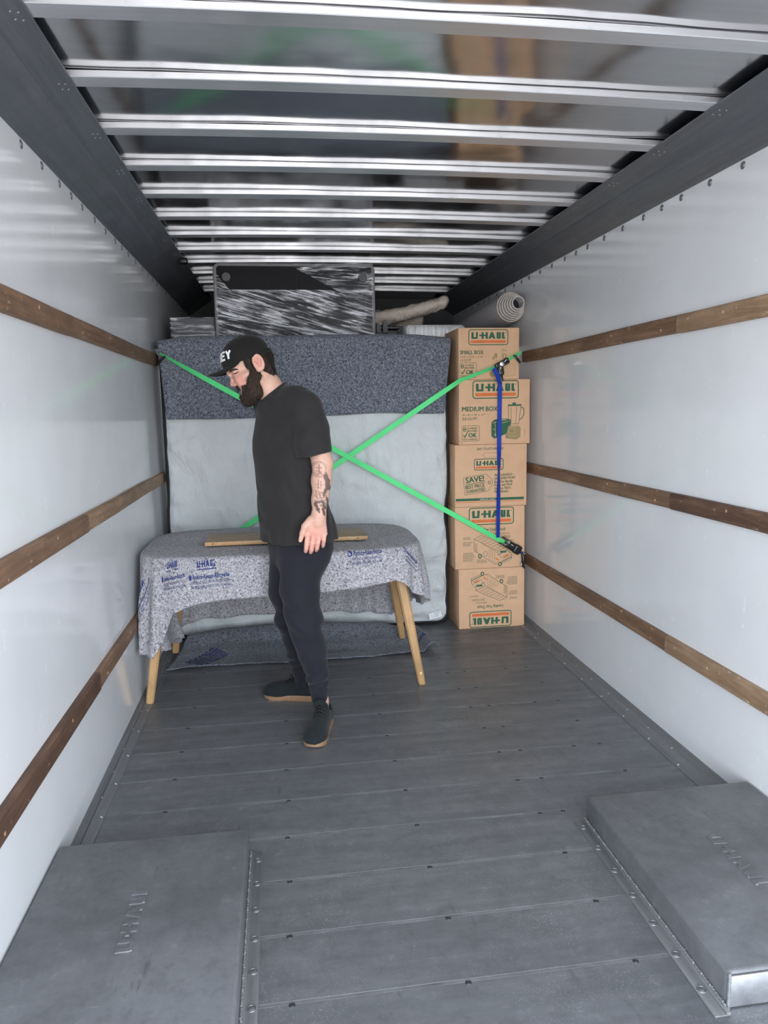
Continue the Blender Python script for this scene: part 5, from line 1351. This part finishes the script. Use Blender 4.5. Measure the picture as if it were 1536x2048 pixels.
# raised white letters round the front of the crown
GL = {'O': [((0, 0), (0, 1)), ((0, 1), (.7, 1)), ((.7, 1), (.7, 0)), ((.7, 0), (0, 0))], 'A': [((0, 0), (.35, 1)), ((.35, 1), (.7, 0))], 'K': [((0, 0), (0, 1)), ((0, .45), (.65, 1)), ((.1, .5), (.7, 0))],
      'L': [((0, 1), (0, 0)), ((0, 0), (.65, 0))], 'E': [((.70, 1), (.12, 1)), ((.12, 1), (0, .8)), ((0, .8), (0, 0)), ((0, 0), (.7, 0)), ((.05, .5), (.65, .5))], 'Y': [((0, 1), (.34, .52)), ((.72, 1), (.34, .52)), ((.34, .52), (.34, 0))]}
V = []; F = []
for ci, ch in enumerate('OAKLEY'):
    for (x0, y0), (x1, y1) in GL[ch]:
        p, q_ = np.array([x0, y0]), np.array([x1, y1]); d = q_ - p; L = np.hypot(*d); e_ = d / L; nn_ = np.array([-e_[1], e_[0]]) * .13; ns = 6
        for k_ in range(ns + 1):
            c2 = p - e_ * .09 + (d + e_ * .18) * k_ / ns
            for sgn_, off_ in ((-1, -.001), (1, -.001), (1, .0024), (-1, .0024)):
                w2 = c2 + nn_ * sgn_; az = (ci - 3 + w2[0] * .82) * .315 + .05; el = .20 + w2[1] * .285
                V.append(cap_pt(az, el, off_))
            if k_:
                a = len(V) - 8; b = len(V) - 4
                for m_ in range(4): F.append((a + m_, a + (m_ + 1) % 4, b + (m_ + 1) % 4, b + m_))
        b = len(V); F.append((b - 4, b - 3, b - 2, b - 1)); a = b - 4 * (ns + 1); F.append((a + 3, a + 2, a + 1, a))
pyobj('raised_lettering', V, F, plain('white_thread', (.82, .82, .82), .7), crown, smooth=False)

# --- t-shirt
SHIRT = m_cloth('charcoal_tshirt', (.024, .0222, .0225), .93, 520, .08, .18, .10)
rows = [row(800, 569, .088, .14), row(822, 573, .108, .172), row(850, 576, .120, .195), row(880, 575, .126, .198), row(910, 576, .127, .195), row(960, 580, .125, .192), row(1000, 585, .129, .198), row(1030, 590, .135, .206), row(1060, 594, .143, .214), row(1100, 599, .150, .222)]
tor = sect(rows, THY, 2.35)
def folds(f):
    def g(P):
        d = f(P); x, y, z = P[:, 0], P[:, 1], P[:, 2]
        a0, a1 = W(585, 870, 3.10), W(545, 1080, 3.15)
        w = np.clip((1.30 - z) / .35, 0, 1)
        s = .0080 * np.sin(62 * (x * 1.0 + .50 * z + .12 * vnoise(P, 7, 4)) + 1.3) * w * (.4 + .6 * vnoise(P, 4, 6))
        s2 = .006 * np.sin(60 * (z - .8 * x)) * np.exp(-((x - a0[0]) / .10) ** 2 - ((z - a0[2]) / .10) ** 2)
        return d + (s + s2 + .0035 * vnoise(P, 11, 9)).astype(np.float32)
    return g
SL_END = W(629, 913, 3.108)
sleeve = union([capsule(SHL, W(622, 860, 3.135), r_(34), r_(34.5)), (capsule(W(622, 860, 3.135), W(629, 918, 3.105), r_(34.5), r_(35)), r_(4))])
sleeve_r = union([capsule(SHR, W(562, 860, 3.49), r_(34), r_(34)), (capsule(W(562, 860, 3.49), W(569, 915, 3.53), r_(34), r_(34)), r_(4))])
cutn = W(629, 911, 3.108) - W(622, 860, 3.135); cutn /= np.linalg.norm(cutn); cutn += A3(-.22, 0, 0)
sleeve = inter(sleeve, half(W(629, 911, 3.06), A3(.16, 0, -1)), .003); sleeve_r = inter(sleeve_r, half(W(569, 912, 3.5), A3(0, 0, -1)), .003)
hollow = capsule(W(628, 906, 3.113), W(634, 960, 3.085), r_(28), r_(31)); sleeve = sub(sleeve, hollow, .002)
hollow_r = capsule(W(568, 906, 3.522), W(571, 960, 3.54), r_(27), r_(30)); sleeve_r = sub(sleeve_r, hollow_r, .002)
yoke = union([capsule(W(556, 797, 3.30), W(594, 806, 3.20), r_(29), r_(31)), (capsule(W(594, 806, 3.20), SHL, r_(31), r_(33)), .03), (capsule(W(552, 797, 3.32), SHR, r_(29), r_(31)), .03), (capsule(W(536, 812, 3.27), W(590, 800, 3.30), r_(20), r_(22)), .03)])
hemcut = half(W(597, 1084.5, 3.20), A3(.04, 0, -1))
shirt = inter(union([tor, (yoke, .035)]), hemcut, .004)
shirt = union([folds(shirt), (folds(sleeve), .014), (sleeve_r, .02)])
neck_cut = union([capsule(H(517, 757), H(553, 797), r_(29.5), r_(29.5))]); shirt = sub(shirt, inter(neck_cut, half(H(546, 786), A3(.60, 0, -.80)), .004), .004)
lo = W(498, 1100, 3.1) * A3(1, 0, 1) + A3(0, 3.00, 0); hi = W(684, 752, 3.1) * A3(1, 0, 1) + A3(0, 3.66, 0)
lo[0] -= .03; lo[2] -= .02; hi[2] += .02
tee, _ = sdf_obj('t_shirt', shirt, lo, hi, .0034, SHIRT, man, 1)
bm = BM(); axn = H(553, 797) - H(517, 757); axn /= np.linalg.norm(axn); cen = H(546, 785.5); pn = A3(.60, 0, -.80); e1 = A3(.80, 0, .60); pts = []
for i in range(40):
    a = 2 * math.pi * i / 40; e = e1 * math.cos(a) + A3(0, -1, 0) * math.sin(a); d0 = cen - H(517, 757); b0 = d0 - axn * (d0 @ axn); eb = e - axn * (e @ axn)
    A__ = eb @ eb; B__ = 2 * (b0 @ eb); C__ = b0 @ b0 - r_(31.0) ** 2; tt = (-B__ + math.sqrt(max(0, B__ * B__ - 4 * A__ * C__))) / (2 * A__); pts.append(cen + e * tt)
tube(bm, pts, .0058, 8, closed=True); obj('collar', bm, SHIRT, tee)

# --- joggers
JOG = m_cloth('dark_navy_joggers', (.0155, .0155, .022), .93, 480, .10, .18, .14)
jl = [capsule(W(603, 1098, 3.235), W(599, 1180, 3.20), r_(42), r_(38)), (capsule(W(599, 1180, 3.20), W(607, 1240, 3.165), r_(38), r_(35.5)), .02), (capsule(W(607, 1240, 3.165), W(625, 1305, 3.18), r_(35), r_(28)), .02), (capsule(W(625, 1305, 3.18), W(635, 1352, 3.195), r_(28), r_(23)), .015),
      (capsule(W(635, 1352, 3.195), W(638, 1376, 3.203), r_(22.5), r_(20)), .006), (capsule(W(638, 1381, 3.203), W(639, 1396, 3.206), r_(18), r_(17)), .005),
      (sect([row(1050, 597, .128, .178), row(1095, 601, .126, .176), row(1120, 601, .112, .155), row(1160, 600, .07, .10)], THY), .03)]
jr = [capsule(W(577, 1098, 3.345), W(574, 1180, 3.35), r_(39), r_(36.5)), (capsule(W(574, 1180, 3.35), W(583, 1236, 3.38), r_(36.5), r_(32)), .02), (capsule(W(583, 1236, 3.38), W(598, 1300, 3.46), r_(32), r_(26)), .02), (capsule(W(598, 1300, 3.46), W(602, 1338, 3.515), r_(26), r_(22)), .015),
      (capsule(W(602, 1338, 3.515), W(602, 1347, 3.52), r_(21), r_(18)), .006), (capsule(W(603, 1351, 3.525), W(606, 1371, 3.53), r_(16), r_(15)), .005)]
jog = union([jl[0]] + jl[1:] + [(union([jr[0]] + jr[1:]), .010)])
jog = inter(jog, half(W(600, 1068, 3.3), A3(0, 0, 1)), .004)
def jfold(f):
    kz, az = W(609, 1250, 3.15), W(636, 1365, 3.2)
    def g(P):
        x, y, z = P[:, 0], P[:, 1], P[:, 2]
        s = .0065 * np.sin(58 * (z + .7 * x) + 2 * vnoise(P, 6, 2)) * np.exp(-((z - kz[2]) / .10) ** 2) + .0060 * np.sin(120 * (z - .3 * x) + 2 * vnoise(P, 9, 3)) * np.exp(-((z - az[2] - .02) / .035) ** 2)
        s3 = .004 * np.sin(40 * (x - .25 * z)) * np.clip((z - .6) / .2, 0, 1) * (.5 + .5 * vnoise(P, 5, 7))
        return f(P) + (s + s3 + .0022 * vnoise(P, 12, 5)).astype(np.float32)
    return g
jog = jfold(jog)
lo = W(525, 1405, 3.3) * A3(1, 0, 1) + A3(-.02, 3.02, -.03); hi = W(680, 1050, 3.1) * A3(1, 0, 1) + A3(.02, 3.68, 0)
tr, _ = sdf_obj('joggers', jog, lo, hi, .0036, JOG, man, 1)

# --- shoes
SUEDE = m_cloth('black_suede', (.013, .018, .019), .9, 420, .25, .25)
GUM = plain('gum_rubber', (.27, .16, .085), .6)
LACE = plain('black_lace', (.010, .010, .011), .8)
def shoe(toe, heel, name_l, ank):
    toe, heel = np.array(toe, float), np.array(heel, float); d = toe - heel; Ln = np.hypot(d[0], d[1]); f = A3(d[0] / Ln, d[1] / Ln, 0); s = A3(-f[1], f[0], 0)
    t = bpy.data.objects.new('shoe', None); COL.objects.link(t); t.parent = man; t.location = Vector(heel + d / 2) - wloc(man)
    def half_w(u):      # plan of the sole along heel(0)..toe(1)
        return .5 * float(np.interp(u, [0, .04, .12, .3, .5, .7, .85, .94, .985, 1], [.0, .050, .074, .078, .084, .102, .102, .078, .042, .0]))
    us = [0, .012, .04, .08] + list(np.linspace(.12, .9, 22)) + [.94, .965, .985, .995, 1.0]
    outline = [(u, half_w(u)) for u in us] + [(u, -half_w(u)) for u in us[::-1][1:-1]]
    bm = BM(); rr = []
    for z, k in ((0, .975), (.004, 1.0), (.020, 1.005), (.027, .992), (.028, .97)):
        rr.append([bm.verts.new(heel + f * (Ln * (.5 + (u - .5) * k)) + s * (w * k) + A3(0, 0, z + .010 * max(0, (u - .82) / .18) ** 2 * (1 if z < .004 else .55))) for u, w in outline])
    for r0, r1 in zip(rr, rr[1:]):
        for i in range(len(outline)): bm.faces.new((r0[i], r0[(i + 1) % len(outline)], r1[(i + 1) % len(outline)], r1[i]))
    bm.faces.new(rr[0][::-1]); bm.faces.new(rr[-1]); obj('sole', bm, GUM, t)
    P = lambda u, w, z: heel + f * (Ln * u) + s * w + A3(0, 0, z)
    up = union([ellip(P(.795, 0, .028), (f, s, (0, 0, 1)), (.066, .0515, .041)), (ellip(P(.66, 0, .034), (f, s, (0, 0, 1)), (.09, .048, .050)), .02), (capsule(P(.14, 0, .044), P(.42, 0, .046), .036, .038), .02), (ellip(P(.17, 0, .06), (f, s, (0, 0, 1)), (.050, .036, .052)), .02), (capsule(P(.62, 0, .050), P(.34, 0, .078), .028, .034), .02)])
    up = inter(up, half(P(.5, 0, .020), A3(0, 0, -1)), .002); up = inter(up, half(P(.20, 0, .094), A3(0, 0, 1) + f * -.10), .006)
    up = sub(up, capsule(P(.22, 0, .085), P(.21, 0, .16), .033, .040), .005); up = disp(up, .0008, 60, 31)
    lo = np.minimum(toe, heel) - .07; hi = np.maximum(toe, heel) + .07; lo[2] = .004; hi[2] = .15
    sdf_obj('upper', up, lo, hi, .0026, SUEDE, t, 1)
    ton = inter(ellip(P(.375, 0, .112), (f * .55 + A3(0, 0, .8), s, f * .8 - A3(0, 0, .55)), (.050, .034, .010)), half(P(.3, 0, .07), A3(0, 0, -1)), .003)
    sdf_obj('tongue', ton, P(.375, 0, .112) - .075, P(.375, 0, .112) + .075, .0026, SUEDE, t, 1)
    bm = BM()
    for k in range(5):
        u = .60 - .055 * k; z = .088 + .0088 * k; w = .024
        tube(bm, [P(u + .015, -w, z - .012), P(u + .006, -w * .5, z - .001), P(u, 0, z + .003), P(u - .006, w * .5, z - .001), P(u - .015, w, z - .012)], .0028, 6)
        tube(bm, [P(u - .005, -w, z - .010), P(u, 0, z + .004), P(u + .012, w, z - .012)], .0026, 6)
    obj('laces', bm, LACE, t)
    bm = BM()
    for sg in (1, -1):
        c = P(.43, 0, .116); loop = [c + f * (.010 + .014 * math.cos(a)) + s * sg * (.010 + .014 * math.sin(a) + .006) + A3(0, 0, .014 * math.sin(a * .5)) for a in [2 * math.pi * i / 16 for i in range(17)]]
        tube(bm, loop, .0019, 6); tube(bm, [c, c + s * sg * .018 + f * .02 + A3(0, 0, -.02), c + s * sg * .024 + f * .03 + A3(0, 0, -.040)], .0019, 6)
    obj('lace_bow', bm, LACE, t)
    return t
shoe((.088, 2.970, 0), (.172, 3.262, 0), 'near', None)
shoe((-.124, 3.598, 0), (.156, 3.508, 0), 'far', None)
